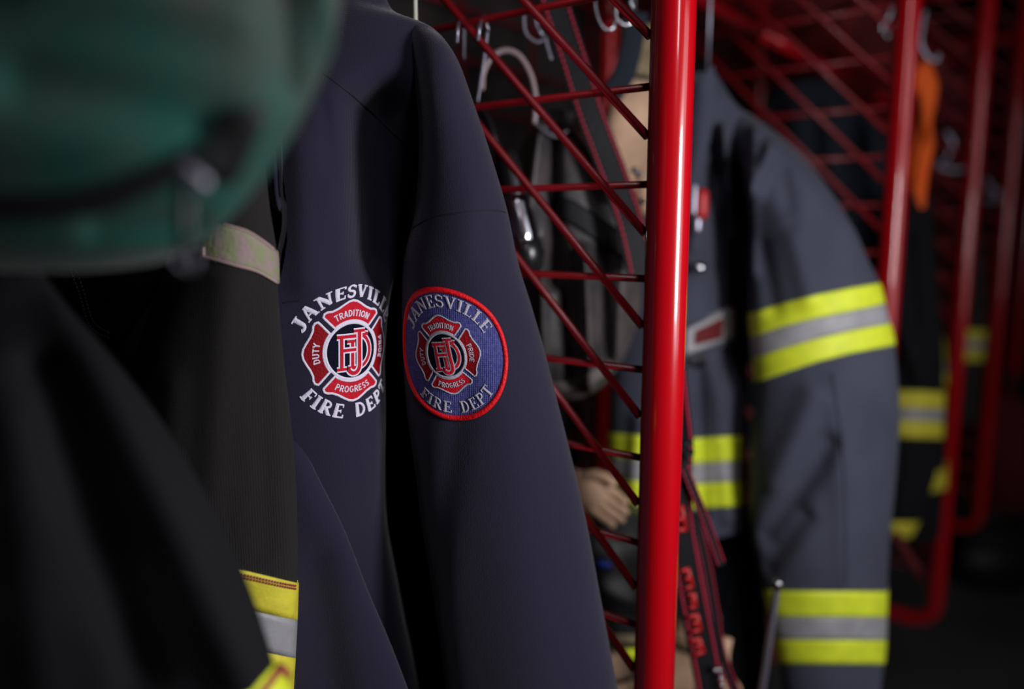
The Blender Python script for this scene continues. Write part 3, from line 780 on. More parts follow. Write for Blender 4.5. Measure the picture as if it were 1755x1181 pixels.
hs = MB(); hp0 = P(60, -215, .33); hp1 = P(420, -215, .33)
hs.tube([hp0, hp0 + Vector((.02, 0, .06)), Vector(((hp0.x + hp1.x) / 2, .33, RZ + .02)), hp1 + Vector((-.02, 0, .06)), hp1], .007, 10); hs.obj('handle', M['black'], gb)

# ================================================================== HOOKS on divider 1
def hookY(px, py, tt_guess=None): return None
def wire(name, label, cat, m, pts, r, group=None, n=6, extra=()):
    mb = MB(); mb.rtube(pxpath(pts, n), r, 10)
    for e_ in extra: mb.rtube(pxpath(e_, n), r, 10)
    o = mb.obj(name, m); tag(o, label, cat, group); return o
YH = .735
wire('wire_hook', 'thin steel double hook on the top wire, its left prong ending beside the navy shoulder', 'hook', M['zinc'],
     [(783, 71, .70), (785, 45, .70), (788, 33, YH), (792, 30, .75), (795, 45, .76), (795, 100, .76)], .0016, 'steel wire hooks on the grid')
wire('wire_hook', 'long steel hook hanging behind the navy sleeve from the top wire', 'hook', M['zinc'],
     [(819, 67, .69), (822, 45, .69), (826, 32, .72), (833, 30, .74), (834, 60, .745), (828, 110, .745), (818, 173, .745)], .0019, 'steel wire hooks on the grid')
o = MB().rtube([P(834, 40, .735), P(835, 50, .735)], .0027, 10).obj('hook_ball', M['chrome']); tag(o, 'small bright chrome ball end below the top wire', 'hook end')
wire('wire_hook', 'blurred pair of dark steel hooks holding the black strap', 'hook', M['zinc'],
     [(898, 25, .80), (899, 50, .80), (905, 62, .80), (920, 72, .80), (934, 68, .80), (938, 80, .80), (944, 100, .80)], .0017, 'steel wire hooks on the grid', extra=[[(918, 28, .79), (920, 45, .79), (928, 58, .79), (936, 66, .80)]])
wire('wire_hook', 'shiny open steel hook shaped like a U left of the nearest red pole', 'hook', M['chrome'],
     [(1018, -30, .80), (1020, 5, .80), (1026, 35, .80), (1038, 51, .80), (1050, 48, .80), (1056, 30, .80), (1054, 0, .80), (1052, -30, .8)], .0019, 'steel wire hooks on the grid')
wire('wire_hook', 'shiny curled steel hook with flattened end touching the diagonal rod by the red pole', 'hook', M['chrome'],
     [(1056, 8, .79), (1056, 28, .79), (1062, 38, .79), (1072, 44, .79), (1080, 40, .79), (1084, 33, .79)], .0019, 'steel wire hooks on the grid', extra=[[(1080, 0, .79), (1084, 12, .79)]])
# pale ring
o = MB().rtube(pxpath([(826, 150, .80), (828, 125, .80), (842, 98, .80), (866, 86, .80), (890, 96, .80), (908, 125, .80), (916, 155, .80), (918, 178, .80), (916, 208, .80)], 6), .0029, 12).obj('carrying_ring', M['pinkring'])
tag(o, 'large pale plastic ring holding the grey-black bag behind the red wires', 'ring')

# ================================================================== GREY-BLACK DRAWSTRING BAG behind the mesh
db = thing('drawstring_bag', tuple(P(1000, 680, .90)), 'grey-black crumpled leather bag hanging behind the red grid rods', 'bag')
dbg = Cloth([
  (.010, [(925, 190, .84), (945, 190, .84), (965, 190, .84), (985, 195, .84)]),
  (.014, [(915, 218, .84), (942, 224, .84), (964, 224, .84), (984, 218, .84)]),
  (.030, [(890, 262, .85), (930, 265, .85), (980, 265, .85), (1030, 262, .85)]),
  (.045, [(878, 340, .86), (930, 340, .86), (1000, 340, .86), (1068, 340, .86)]),
  (.055, [(880, 430, .87), (950, 430, .87), (1020, 430, .87), (1092, 430, .87)]),
  (.058, [(885, 520, .88), (950, 520, .88), (1030, 520, .88), (1098, 520, .88)]),
  (.050, [(895, 600, .88), (950, 610, .88), (1020, 610, .88), (1075, 600, .88)]),
  (.030, [(915, 655, .88), (950, 668, .88), (1000, 668, .88), (1045, 648, .88)]),
  (.004, [(935, 675, .88), (955, 684, .88), (985, 684, .88), (1012, 672, .88)]),
], folds=[(925, 240, 905, 420, 14, .018), (950, 230, 950, 480, 10, -.022), (985, 240, 1040, 330, 14, .012), (930, 420, 935, 640, 10, .012), (960, 400, 975, 640, 9, -.014), (1000, 430, 1010, 650, 11, .022), (1030, 430, 1040, 600, 9, -.020), (1065, 450, 1050, 600, 12, .01), (1070, 360, 1095, 440, 12, .01)], nu=110, nv=150)
dbg.mesh('pouch', M['bagblack'], db)
st_ = [(930, 345), (975, 372), (1020, 405), (1060, 425), (1100, 452)]
dbg.band('strap_band', M['leather'], db, [(880, 300), (930, 322), (985, 345), (1035, 378), (1070, 400), (1095, 425)], [(880, 340), (930, 362), (985, 388), (1035, 425), (1070, 448), (1095, 470)], thick=.003, px0=935, px1=1090)
dbg.band('bottom_lining', M['bagrim'], db, [(900, 655), (960, 655), (1010, 640), (1050, 615)], [(900, 662), (960, 672), (1010, 660), (1050, 632)], thick=.002, px0=930, px1=1050)
MB().tube(pxpath([(918, 212, .82), (935, 226, .815), (955, 234, .815), (972, 224, .815), (986, 214, .82)], 5), .0018, 8).obj('drawcord', M['strapedge'], db)

# flashlight and cable by the sleeve
fl = thing('flashlight', tuple(P(895, 450, .76)), 'black flashlight with chrome head hanging by a cable behind the navy sleeve', 'flashlight')
MB().rtube(pxpath([(868, 275, .76), (880, 340, .76)], 3), [.012, .013, .013, .014], 18).obj('barrel', M['plasticblack'], fl)
MB().tube(pxpath([(879, 335, .76), (886, 370, .76), (896, 430, .76)], 2), [.0145, .015, .016, .018, .019][:5], 20).obj('reflector_head', M['glass'], fl)
MB().rtube(pxpath([(897, 425, .76), (900, 448, .76)], 2), [.019, .020, .018], 20).obj('bezel', M['plasticblack'], fl)
MB().rtube(pxpath([(826, 190, .77), (838, 210, .765), (850, 245, .76), (860, 285, .76), (868, 300, .755)], 5), .0042, 10).obj('cable', M['plasticblack'], fl)

# ================================================================== STRAPS
def strap(name, label, pts, width, m, edge=True, letters=None, parent=None, thick=.0015, facing=(.1, -1, .05), stitch=.0015):
    pl = [np.array(p, float) for p in spline(pts, 8)]
    P3 = [Vector(at(p[0], p[1], p[2]).tolist()) for p in pl]
    wd_ = [width * (p[3] if len(p) > 3 else 1) for p in pl]
    root = thing(name, tuple(P3[-1]), label, 'strap') if parent is None else parent
    fdir = Vector(facing).normalized(); mb = MB(); L = []; Rr = []; vs = []; fs = []
    for i, p in enumerate(P3):
        t = (P3[min(i + 1, len(P3) - 1)] - P3[max(i - 1, 0)]).normalized(); b = t.cross(fdir).normalized(); n = b.cross(t).normalized()
        if n.dot(fdir) < 0: n = -n
        w = wd_[i] / 2
        cs = [(-w, 0), (-w * .96, thick), (w * .96, thick), (w, 0), (w * .96, -thick), (-w * .96, -thick)]
        for a, h in cs: vs.append(p + b * a + n * h)
        L.append(p - b * w * .74 + n * (thick + .0003)); Rr.append(p + b * w * .74 + n * (thick + .0003))
    k = 6
    for i in range(len(P3) - 1):
        for j in range(k): fs.append((i * k + j, i * k + (j + 1) % k, (i + 1) * k + (j + 1) % k, (i + 1) * k + j))
    fs += [tuple(range(k)), tuple(range((len(P3) - 1) * k, len(P3) * k))]
    obj('strap_body' if parent is None else 'strap_tail', vs, fs, m, root, smooth=False)
    ms = MB()
    for line in (L, Rr):
        dense = []
        for a, b2 in zip(line[:-1], line[1:]):
            q = max(1, int((b2 - a).length / .0009))
            for z in range(q): dense.append(a.lerp(b2, z / q))
        for z in range(0, len(dense) - 4, 6): ms.tube(dense[z:z + 5:2], stitch, 6)
    ms.obj('stitching', M['pinkthread'], root)
    return root, P3, wd_
YS = .80
strap('leather_strap', 'black leather strap with double pink-red stitching running behind the red rods to the pole',
      [(940, -30, YS), (962, 40, YS), (985, 110, YS), (1010, 190, YS), (1040, 270, YS), (1068, 345, .795), (1085, 400, .79), (1100, 470, .79)], .029, M['leather'])
r2, p3, w3 = strap('radio_strap', 'black leather strap with red lettering hanging just right of the nearest red pole',
      [(1150, 640, .70), (1156, 700, .72), (1163, 760, .74), (1160, 830, .74), (1164, 890, .74), (1175, 960, .74), (1190, 1040, .74), (1206, 1120, .74), (1220, 1200, .74)], .030, M['leather'])
# red stamped blocks
for (x0, y0, x1, y1, hw) in ((1160, 868, 1168, 912, .0075), (1172, 975, 1181, 1010, .006), (1184, 1018, 1187, 1043, .005), (1186, 1054, 1193, 1084, .0075), (1190, 1096, 1199, 1122, .0075)):
    pa = P(x0, y0, .7355); pb = P(x1, y1, .7355); t = (pb - pa).normalized(); b = t.cross(Vector((.1, -1, 0))).normalized(); mb = MB()
    L = (pb - pa).length
    mb.tube([pa - b * hw * .6, pb - b * hw * .6], .0022, 8, flat=.5, fdir=(0, 1, 0))
    for q in (.08, .5, .92): mb.tube([pa + t * L * q - b * hw * .6, pa + t * L * q + b * hw * (.8 if q != .5 else .4)], .0022, 8, flat=.5, fdir=(0, 1, 0))
    mb.obj('stamped_letter', M['redplastic'], r2)
strap('', '', [(1172, 800, .735), (1190, 845, .735), (1212, 900, .735), (1236, 968, .735)], .009, M['leather'], parent=r2, stitch=.0009)
strap('', '', [(1190, 880, .77), (1208, 960, .77), (1222, 1040, .77), (1235, 1120, .77), (1262, 1190, .77)], .012, M['leather'], parent=r2, stitch=.0009)
MB().tube([P(1150, 645, .70), P(1143, 610, .69), P(1128, 585, .675), P(1112, 575, .662)], .0018, 8).obj('strap_hook', M['zinc'], r2)
kk = MB()
for (x, y) in ((1173, 762), (1176, 780), (1170, 798)): kk.tube(pxpath([(x - 12, y + 5, .73), (x, y, .725), (x + 10, y - 6, .73)], 4), .003, 8)
kk.obj('knot', M['leather'], r2)
sd = MB()
for k_ in range(5):
    for j_ in range(2 if k_ == 0 else 1):
        q = P(1232 - 8 * j_ + 2 * k_, 1146 + k_ * 13, .733); sd.rtube([q, q + Vector((0, -.002, 0))], .0026, 10)
sd.obj('snap_studs', M['chrome'], r2)
sd = MB()
for x, y in ((1086, 292), (1094, 300), (1100, 345)):
    q = P(x, y, .83); sd.rtube([q, q + Vector((.001, -.003, 0))], .0034, 10)
o = sd.obj('buckle', M['chrome']); tag(o, 'small chrome buckle on the stitched strap at the pole', 'buckle')
ra, rb = P(1333, 1000, .80), P(1300, 1230, .80); rc_ = ra + (rb - ra) * (ra.z / (ra.z - rb.z))
o = MB().rtube([ra, rb, rc_ + Vector((0, 0, .004))], .0036, 12).obj('metal_rod', M['zinc']); tag(o, 'thin grey metal rod standing before the slate coat cuff', 'rod')
MB().rtube([P(1333, 1000, .80), P(1331, 1008, .80)], .0046, 12).obj('rod_tip', M['chrome'], o)

# ================================================================== GLOVES
def glove(label, cx, cy, Y, sc, rot, m=M['tan'], cuffm=M['khaki'], yaw=0, curl=.3):
    c = P(cx, cy, Y); t = thing('work_glove', tuple(c), label, 'glove', None)
    cr, sr = math.cos(math.radians(rot)), math.sin(math.radians(rot)); cyw, syw = math.cos(math.radians(yaw)), math.sin(math.radians(yaw))
    def w(x, y, z):  # local: x across, z along fingers down (-), y depth
        x, z = x * cr - z * sr, x * sr + z * cr
        x, y = x * cyw - y * syw, x * syw + y * cyw
        return c + Vector((x, y, z)) * sc
    mb = MB()
    fd = w(0, 1, 0) - w(0, 0, 0)
    mb.rtube([w(0, 0, .06), w(0, 0, .03), w(0, 0, 0), w(0, 0, -.03), w(0, 0, -.045)], [.034 * sc, .040 * sc, .045 * sc, .045 * sc, .042 * sc], 20, flat=.45, fdir=fd)
    for x, L in ((-.033, .058), (-.011, .072), (.011, .068), (.032, .052)):
        mb.rtube([w(x, 0, -.035), w(x * 1.1, -.004, -.055), w(x * 1.15, -.012 * curl * 3, -.055 - L * .5), w(x * 1.1, -.03 * curl * 3, -.055 - L)], [.012 * sc, .0125 * sc, .012 * sc, .010 * sc], 12)
    mb.rtube([w(.03, 0, .02), w(.055, -.012, -.005), w(.064, -.02, -.03), w(.062, -.026, -.05)], [.016 * sc, .0145 * sc, .013 * sc, .011 * sc], 12)
    mb.obj('hand', m, t)
    MB().tube([w(0, 0, .055), w(0, 0, .075), w(0, 0, .10), w(0, 0, .125)], [.036 * sc, .033 * sc, .033 * sc, .035 * sc], 24, flat=.55, fdir=fd).obj('knit_cuff', cuffm, t)
    MB().tube([w(-.034, -.016, .052), w(-.02, -.021, .052), w(0, -.023, .052), (w(.02, -.021, .052)), w(.034, -.016, .052)], .002, 8).obj('cuff_strap', M['black'], t)
    return t
glove('tan leather glove with khaki cuff hanging behind the top of the nearest red pole', 1088, 205, .96, .85, -4, yaw=25)
glove('tan leather glove with pale fingertips below the black bag, left of the lime stripe', 1000, 838, .86, .42, 58)
glove('tan leather glove at the bottom between navy sleeve and red pole', 1066, 1190, .83, .42, 12, cuffm=M['tan'])
glove('tan leather glove behind the lettered strap at the bottom', 1224, 1170, .80, .42, -4, cuffm=M['tan'])
glove('tan leather glove low against the right side of the nearest red pole', 1160, 1150, .93, .7, -20, cuffm=M['tan'])
def hang_wire(px, py, Y, zt, label):
    p = P(px, py, Y); mb = MB()
    mb.tube([p, Vector((p.x, p.y, zt - .01)), Vector((p.x + .006, p.y, zt + .006)), Vector((p.x + .014, p.y, zt))], .0016, 8); o = mb.obj('wire_hook', M['zinc']); tag(o, label, 'hook', 'steel wire hooks on the grid')
hang_wire(1085, 62, .96, 1.70, 'thin steel hook above the khaki cuff of the top tan glove')
# blue webbing beside the glove
o = obj('webbing_strap', *(lambda a: (a.v, a.f))(MB().tube(pxpath([(1092, 20, .90), (1082, 80, .90), (1068, 130, .90), (1045, 165, .90)], 6), .013, 10, flat=.15, fdir=(.1, -1, 0))), M['trouser']); tag(o, 'dark blue webbing strap beside the tan glove at the top', 'strap')

# ================================================================== black boots / pouch low behind mesh
bt = thing('rubber_boot', tuple(P(1060, 1090, .90)), 'black rubber boot with ribbed top and lime band low behind the red rods', 'boot')
bc = Cloth([
  (.02, [(985, 880, .90), (1015, 872, .90), (1060, 872, .90), (1100, 880, .90)]),
  (.05, [(975, 920, .90), (1010, 920, .90), (1060, 920, .90), (1110, 920, .90)]),
  (.05, [(985, 1000, .90), (1020, 1000, .90), (1065, 1000, .90), (1112, 1000, .90)]),
  (.05, [(1000, 1080, .90), (1035, 1080, .90), (1075, 1080, .90), (1115, 1080, .90)]),
  (.05, [(1010, 1160, .90), (1040, 1160, .90), (1080, 1160, .90), (1120, 1160, .90)]),
  (.04, [(1010, 1250, .90), (1040, 1250, .90), (1080, 1250, .90), (1120, 1250, .90)])], folds=[(1040, 980, 1090, 1000, 18, .01)], nu=50, nv=70)
bc.mesh('shaft', M['rubber'], bt)
bc.band('ribbed_band', M['khaki'], bt, [(1000, 1088), (1120, 1088)], [(1000, 1100), (1120, 1100)], thick=.004)
bc.band('lime_band', M['lime'], bt, [(1000, 1112), (1120, 1112)], [(1000, 1128), (1120, 1128)], thick=.003)
bl = MB(); q = P(1030, 966, .84); bl.rtube([q, q + Vector((.008, 0, -.002))], .004, 10); bl.obj('blue_tag', M['bluespot'], bt)

# ================================================================== SLATE COAT in the second bay
sc = thing('turnout_coat', tuple(P(1300, 1181, .98)), 'slate grey turnout coat with lime and silver stripes, right of the nearest red pole', 'coat')
sb = Cloth([
  (.010, [(1150, 128, .99), (1180, 128, .99), (1205, 126, .99), (1228, 128, .99)]),
  (.030, [(1120, 175, .99), (1170, 175, .99), (1215, 172, .985), (1262, 180, .98)]),
  (.045, [(1095, 230, 1.0), (1160, 230, 1.0), (1230, 230, .99), (1322, 238, .98)]),
  (.055, [(1080, 300, 1.0), (1150, 300, 1.0), (1220, 300, 1.0), (1318, 305, 1.01)]),
  (.062, [(1070, 400, 1.0), (1140, 400, 1.0), (1215, 400, 1.0), (1300, 400, 1.02)]),
  (.066, [(1060, 500, 1.0), (1135, 500, 1.0), (1210, 500, 1.0), (1288, 500, 1.01)]),
  (.068, [(1050, 600, 1.0), (1130, 600, 1.0), (1205, 600, 1.0), (1284, 600, 1.0)]),
  (.068, [(1043, 700, 1.0), (1122, 700, 1.0), (1200, 700, 1.0), (1278, 700, 1.0)]),
  (.068, [(1045, 800, 1.0), (1124, 800, 1.0), (1200, 800, 1.0), (1278, 800, 1.0)]),
  (.064, [(1060, 865, 1.0), (1130, 868, 1.0), (1205, 870, 1.0), (1284, 868, 1.0)]),
  (.058, [(1072, 892, 1.0), (1135, 896, 1.0), (1210, 898, 1.0), (1284, 892, 1.0)]),
], folds=[(1250, 300, 1262, 600, 34, -.050), (1215, 180, 1190, 420, 14, .012), (1236, 230, 1256, 400, 9, .034), (1215, 260, 1236, 460, 9, -.02), (1100, 700, 1090, 850, 14, .01), (1150, 600, 1160, 850, 12, -.008), (1225, 600, 1245, 860, 14, .012), (1196, 620, 1205, 860, 10, -.010)], nu=100, nv=190)
sb.mesh('body', M['slate'], sc)
tt = [(1040, 742), (1180, 752), (1240, 748), (1290, 746)]
sb.band('lime_stripe', M['lime'], sc, tt, sh(tt, 43)); sb.band('silver_stripe', M['silver'], sc, sh(tt, 43), sh(tt, 78)); sb.band('lime_stripe', M['lime'], sc, sh(tt, 78), sh(tt, 121))
# folded collar
cl_ = Cloth([
  (.003, [(1184, 150, .93), (1198, 135, .925), (1212, 122, .925), (1224, 112, .93)]),
  (.006, [(1176, 220, .925), (1194, 205, .92), (1210, 190, .92), (1228, 172, .925)]),
  (.006, [(1170, 300, .92), (1186, 285, .915), (1200, 270, .915), (1214, 250, .92)]),
  (.003, [(1168, 370, .92), (1176, 355, .918), (1184, 342, .918), (1193, 330, .92)]),
], nu=30, nv=50)
cl_.mesh('collar', M['slate'], sc)
ss = Cloth([
  (.012, [(1236, 182, .985), (1262, 186, .985), (1290, 200, .985), (1318, 222, .985)]),
  (.035, [(1250, 225, .975), (1285, 222, .97), (1325, 232, .965), (1372, 262, .965)]),
  (.052, [(1278, 300, .96), (1320, 296, .95), (1365, 296, .945), (1416, 318, .945)]),
  (.060, [(1288, 380, .95), (1340, 378, .94), (1400, 374, .935), (1462, 388, .935)]),
  (.064, [(1286, 450, .945), (1350, 446, .935), (1418, 440, .93), (1488, 446, .93)]),
  (.066, [(1284, 520, .945), (1360, 508, .935), (1432, 496, .93), (1507, 486, .93)]),
  (.068, [(1288, 590, .945), (1368, 572, .935), (1450, 556, .93), (1522, 545, .93)]),
  (.069, [(1294, 656, .945), (1376, 636, .935), (1460, 614, .93), (1533, 592, .93)]),
  (.070, [(1288, 740, .945), (1372, 728, .935), (1458, 712, .93), (1541, 700, .93)]),
  (.068, [(1286, 830, .945), (1370, 825, .935), (1455, 818, .93), (1536, 810, .93)]),
  (.064, [(1290, 915, .945), (1370, 915, .935), (1450, 912, .93), (1526, 908, .93)]),
  (.062, [(1305, 985, .945), (1380, 988, .935), (1450, 990, .93), (1521, 990, .93)]),
  (.061, [(1318, 1040, .94), (1385, 1042, .935), (1450, 1042, .93), (1519, 1042, .93)]),
  (.060, [(1330, 1100, .94), (1390, 1102, .935), (1452, 1104, .93), (1517, 1104, .93)]),
  (.058, [(1338, 1150, .94), (1395, 1152, .935), (1455, 1152, .93), (1512, 1152, .93)]),
  (.050, [(1350, 1240, .94), (1400, 1240, .935), (1450, 1240, .93), (1500, 1240, .93)]),
], folds=[(1300, 235, 1290, 330, 13, .014), (1325, 262, 1300, 330, 14, .020), (1290, 300, 1290, 460, 14, .010), (1345, 300, 1360, 380, 16, -.006), (1395, 660, 1330, 800, 24, .010), (1420, 740, 1320, 900, 20, -.016), (1380, 860, 1320, 950, 16, -.010), (1430, 640, 1450, 960, 20, .006), (1360, 380, 1390, 500, 22, .008), (1310, 420, 1330, 520, 16, -.006), (1500, 700, 1490, 900, 26, -.006)], nu=120, nv=260)
ss.mesh('sleeve', M['slate'], sc)
t1 = [(1270, 542), (1290, 536), (1340, 520), (1400, 505), (1460, 493), (1510, 485)]
d1 = [(1270, 580), (1295, 576), (1340, 560), (1400, 545), (1460, 533), (1520, 520)]
d2 = [(1270, 622), (1295, 612), (1340, 597), (1400, 580), (1460, 566), (1530, 553)]
d3 = [(1270, 662), (1297, 655), (1340, 640), (1400, 620), (1460, 605), (1540, 590)]
ss.band('lime_stripe', M['lime'], sc, t1, d1); ss.band('silver_stripe', M['silver'], sc, d1, d2); ss.band('lime_stripe', M['lime'], sc, d2, d3)
c1 = [(1300, 1010), (1340, 1013), (1520, 1014)]
ss.band('cuff_lime_stripe', M['lime'], sc, c1, sh(c1, 44)); ss.band('cuff_silver_stripe', M['silver'], sc, sh(c1, 44), sh(c1, 83)); ss.band('cuff_lime_stripe', M['lime'], sc, sh(c1, 83), sh(c1, 124))
ss.lines('sleeve_seam', M['trouser'], sc, [[(1425, 640), (1440, 740), (1448, 850), (1450, 1000)]], r=.0010, off=.0)
ss.lines('shoulder_seam', M['trouser'], sc, [[(1275, 262), (1300, 246), (1322, 238)]], r=.0010, off=.0)
sb.band('chest_flap', M['slate'], sc, [(1170, 560), (1220, 540), (1288, 522)], [(1170, 615), (1220, 600), (1288, 580)], thick=.006, px0=1170, px1=1284)
e = Emb()
sb.band('chest_label', M['silver'], sc, [(1170, 565), (1240, 528), (1250, 528)], [(1170, 607), (1240, 582), (1250, 580)], thick=.008, px0=1172, px1=1250)
sb.band('red_badge', M['darkredcloth'], sc, [(1170, 574), (1225, 545), (1235, 548)], [(1170, 594), (1225, 580), (1235, 570)], thick=.0095, px0=1184, px1=1228)
sb.band('pocket_tab', M['rubber'], sc, [(1170, 606), (1215, 608)], [(1170, 626), (1215, 625)], thick=.006, px0=1178, px1=1212)
mb = MB(); q = P(1202, 350, .915); mb.rtube([q + Vector((0, 0, .010)), q - Vector((0, 0, .010))], .008, 12); mb.obj('red_clip', M['redplastic'], sc)
mb = MB(); mb.rtube([P(1190, 320, .912), P(1188, 365, .912)], .004, 10); mb.obj('fastener_bar', M['zinc'], sc)
mb = MB(); q = P(1194, 393, .915); mb.rtube([q, q + Vector((0, 0, .010))], .006, 10); mb.obj('chrome_clasp', M['zinc'], sc)
mb = MB(); q = P(1195, 459, .92); mb.rtube([q, q + Vector((.003, 0, 0))], .007, 10)
mb.obj('chrome_fastener', M['chrome'], sc)
hanger(*P(1215, 60, 1.0).xy, RZ, float(P(1215, 165, 1.0).z), .04, M['zinc'], 'wire coat hanger of the slate grey coat')
# trousers hung below
tr = thing('turnout_trousers', tuple(P(1230, 1181, 1.04)), 'dark blue turnout trousers hanging below the slate grey coat hem', 'trousers')
tc_ = Cloth([
  (.02, [(1085, 885, 1.06), (1150, 885, 1.06), (1230, 885, 1.06), (1298, 885, 1.06)]),
  (.05, [(1085, 950, 1.06), (1150, 950, 1.06), (1230, 950, 1.06), (1310, 950, 1.06)]),
  (.05, [(1090, 1080, 1.06), (1160, 1080, 1.06), (1240, 1080, 1.06), (1315, 1080, 1.06)]),
  (.05, [(1100, 1250, 1.06), (1170, 1250, 1.06), (1250, 1250, 1.06), (1320, 1250, 1.06)])], folds=[(1240, 900, 1250, 1180, 14, .015), (1275, 900, 1280, 1180, 10, -.015)], nu=60, nv=60)
tc_.mesh('leg', M['trouser'], tr)

# ================================================================== HOOKS + ORANGE CLOTH at divider 2/3
wire('wire_hook', 'blurred bright steel hooks left of the second red pole, at the top', 'hook', M['chrome'], [(1528, 5, 1.25), (1524, 25, 1.25), (1516, 40, 1.25), (1520, 62, 1.25), (1512, 55, 1.25), (1514, 35, 1.25)], .004, 'steel hooks on the farther frames')
wire('wire_hook', 'blurred steel hook above the orange cloth', 'hook', M['zinc'], [(1585, 20, 1.35), (1580, 45, 1.35), (1578, 75, 1.35), (1590, 98, 1.35), (1604, 104, 1.35), (1608, 94, 1.35)], .0035, 'steel hooks on the farther frames')
wire('wire_hook', 'dim steel hooks right of the orange cloth', 'hook', M['zinc'], [(1622, 228, 1.9), (1632, 245, 1.9), (1622, 270, 1.9), (1608, 285, 1.9), (1635, 292, 1.9), (1648, 290, 1.9)], .006, 'steel hooks on the farther frames')
wire('wire_hook', 'dim steel hooks between the third and fourth red poles', 'hook', M['zinc'], [(1690, 310, 2.4), (1700, 325, 2.4), (1712, 330, 2.4), (1702, 345, 2.4), (1684, 340, 2.4)], .007, 'steel hooks on the farther frames')
ob = thing('orange_cloth', tuple(P(1578, 357, 1.4)), 'twisted bright orange cloth hanging from a hook right of the second red pole', 'cloth')
oc = Cloth([
  (.010, [(1572, 110, 1.38), (1580, 107, 1.38), (1590, 107, 1.38), (1598, 113, 1.38)]),
  (.018, [(1566, 140, 1.38), (1580, 138, 1.38), (1594, 138, 1.38), (1608, 145, 1.38)]),
  (.016, [(1574, 180, 1.38), (1584, 178, 1.38), (1594, 178, 1.38), (1604, 180, 1.38)]),
  (.010, [(1574, 208, 1.38), (1582, 208, 1.38), (1590, 208, 1.38), (1598, 208, 1.38)]),
  (.018, [(1564, 250, 1.38), (1576, 248, 1.38), (1588, 248, 1.38), (1601, 250, 1.38)]),
  (.018, [(1555, 300, 1.38), (1566, 300, 1.38), (1578, 300, 1.38), (1592, 295, 1.38)]),
  (.010, [(1566, 335, 1.38), (1573, 336, 1.38), (1580, 336, 1.38), (1587, 332, 1.38)]),
  (.003, [(1574, 355, 1.38), (1578, 357, 1.38), (1582, 357, 1.38), (1586, 354, 1.38)]),
], folds=[(1575, 150, 1590, 240, 6, .010), (1590, 230, 1570, 310, 6, .010), (1585, 260, 1580, 330, 5, -.008)], nu=60, nv=120)
oc.mesh('folds_upper', M['orange'], ob)
o2 = Cloth([(.008, [(1556, 150, 1.37), (1562, 135, 1.37), (1570, 122, 1.37), (1578, 114, 1.37)]), (.012, [(1562, 165, 1.37), (1568, 152, 1.37), (1576, 140, 1.37), (1584, 132, 1.37)]), (.004, [(1572, 158, 1.37), (1576, 152, 1.37), (1580, 146, 1.37), (1586, 142, 1.37)])], nu=20, nv=20)
o2.mesh('looped_end', M['orange'], ob)

# ================================================================== BLACK COATS further on
bg2 = thing('turnout_coat', tuple(P(1450, 800, 1.66)), 'dark coat in shadow behind the red mesh above the slate coat shoulder', 'coat')
bgc = Cloth([
  (.02, [(1330, 150, 1.70), (1370, 140, 1.70), (1410, 138, 1.70), (1440, 150, 1.70)]),
  (.04, [(1290, 215, 1.70), (1360, 200, 1.70), (1430, 200, 1.70), (1510, 225, 1.70)]),
  (.05, [(1270, 330, 1.70), (1350, 330, 1.70), (1440, 330, 1.70), (1540, 330, 1.70)]),
  (.05, [(1270, 500, 1.70), (1350, 500, 1.70), (1440, 500, 1.70), (1545, 500, 1.70)]),
  (.05, [(1270, 800, 1.70), (1350, 800, 1.70), (1440, 800, 1.70), (1540, 800, 1.70)])], folds=[(1360, 200, 1350, 500, 14, .03), (1420, 200, 1430, 500, 14, .03), (1470, 230, 1490, 500, 12, -.03)], nu=60, nv=60)
bgc.mesh('body', M['trouser'], bg2)
bk = thing('turnout_coat', tuple(P(1580, 900, 1.45)), 'black turnout coat with yellow stripes below the orange cloth', 'coat')
b1 = Cloth([
  (.02, [(1530, 330, 1.50), (1552, 325, 1.50), (1574, 325, 1.50), (1590, 335, 1.50)]),
  (.05, [(1525, 400, 1.48), (1550, 400, 1.48), (1580, 400, 1.48), (1600, 400, 1.48)]),
  (.07, [(1520, 500, 1.46), (1550, 500, 1.46), (1585, 500, 1.46), (1608, 500, 1.46)]),
  (.075, [(1520, 600, 1.45), (1552, 600, 1.45), (1588, 600, 1.45), (1618, 600, 1.45)]),
  (.075, [(1520, 700, 1.45), (1552, 700, 1.45), (1586, 700, 1.45), (1616, 700, 1.45)]),
  (.07, [(1518, 800, 1.45), (1548, 800, 1.45), (1578, 800, 1.45), (1608, 800, 1.45)]),
  (.06, [(1512, 880, 1.45), (1532, 880, 1.45), (1555, 880, 1.45), (1578, 880, 1.45)]),
  (.05, [(1505, 930, 1.45), (1520, 930, 1.45), (1535, 930, 1.45), (1552, 930, 1.45)])], folds=[(1540, 540, 1580, 640, 14, .02), (1560, 400, 1570, 560, 10, -.015)], nu=50, nv=90)
b1.mesh('sleeve', M['black'], bk)
y1 = [(1510, 668), (1620, 672)]
b1.band('yellow_stripe', M['yellow'], bk, y1, sh(y1, 30), thick=.003); b1.band('silver_stripe', M['silver'], bk, sh(y1, 30), sh(y1, 50), thick=.003); b1.band('yellow_stripe', M['yellow'], bk, sh(y1, 50), sh(y1, 80), thick=.003)
y2 = [(1505, 895), (1560, 895)]
b1.band('cuff_stripe', M['yellow'], bk, y2, sh(y2, 26), thick=.003)
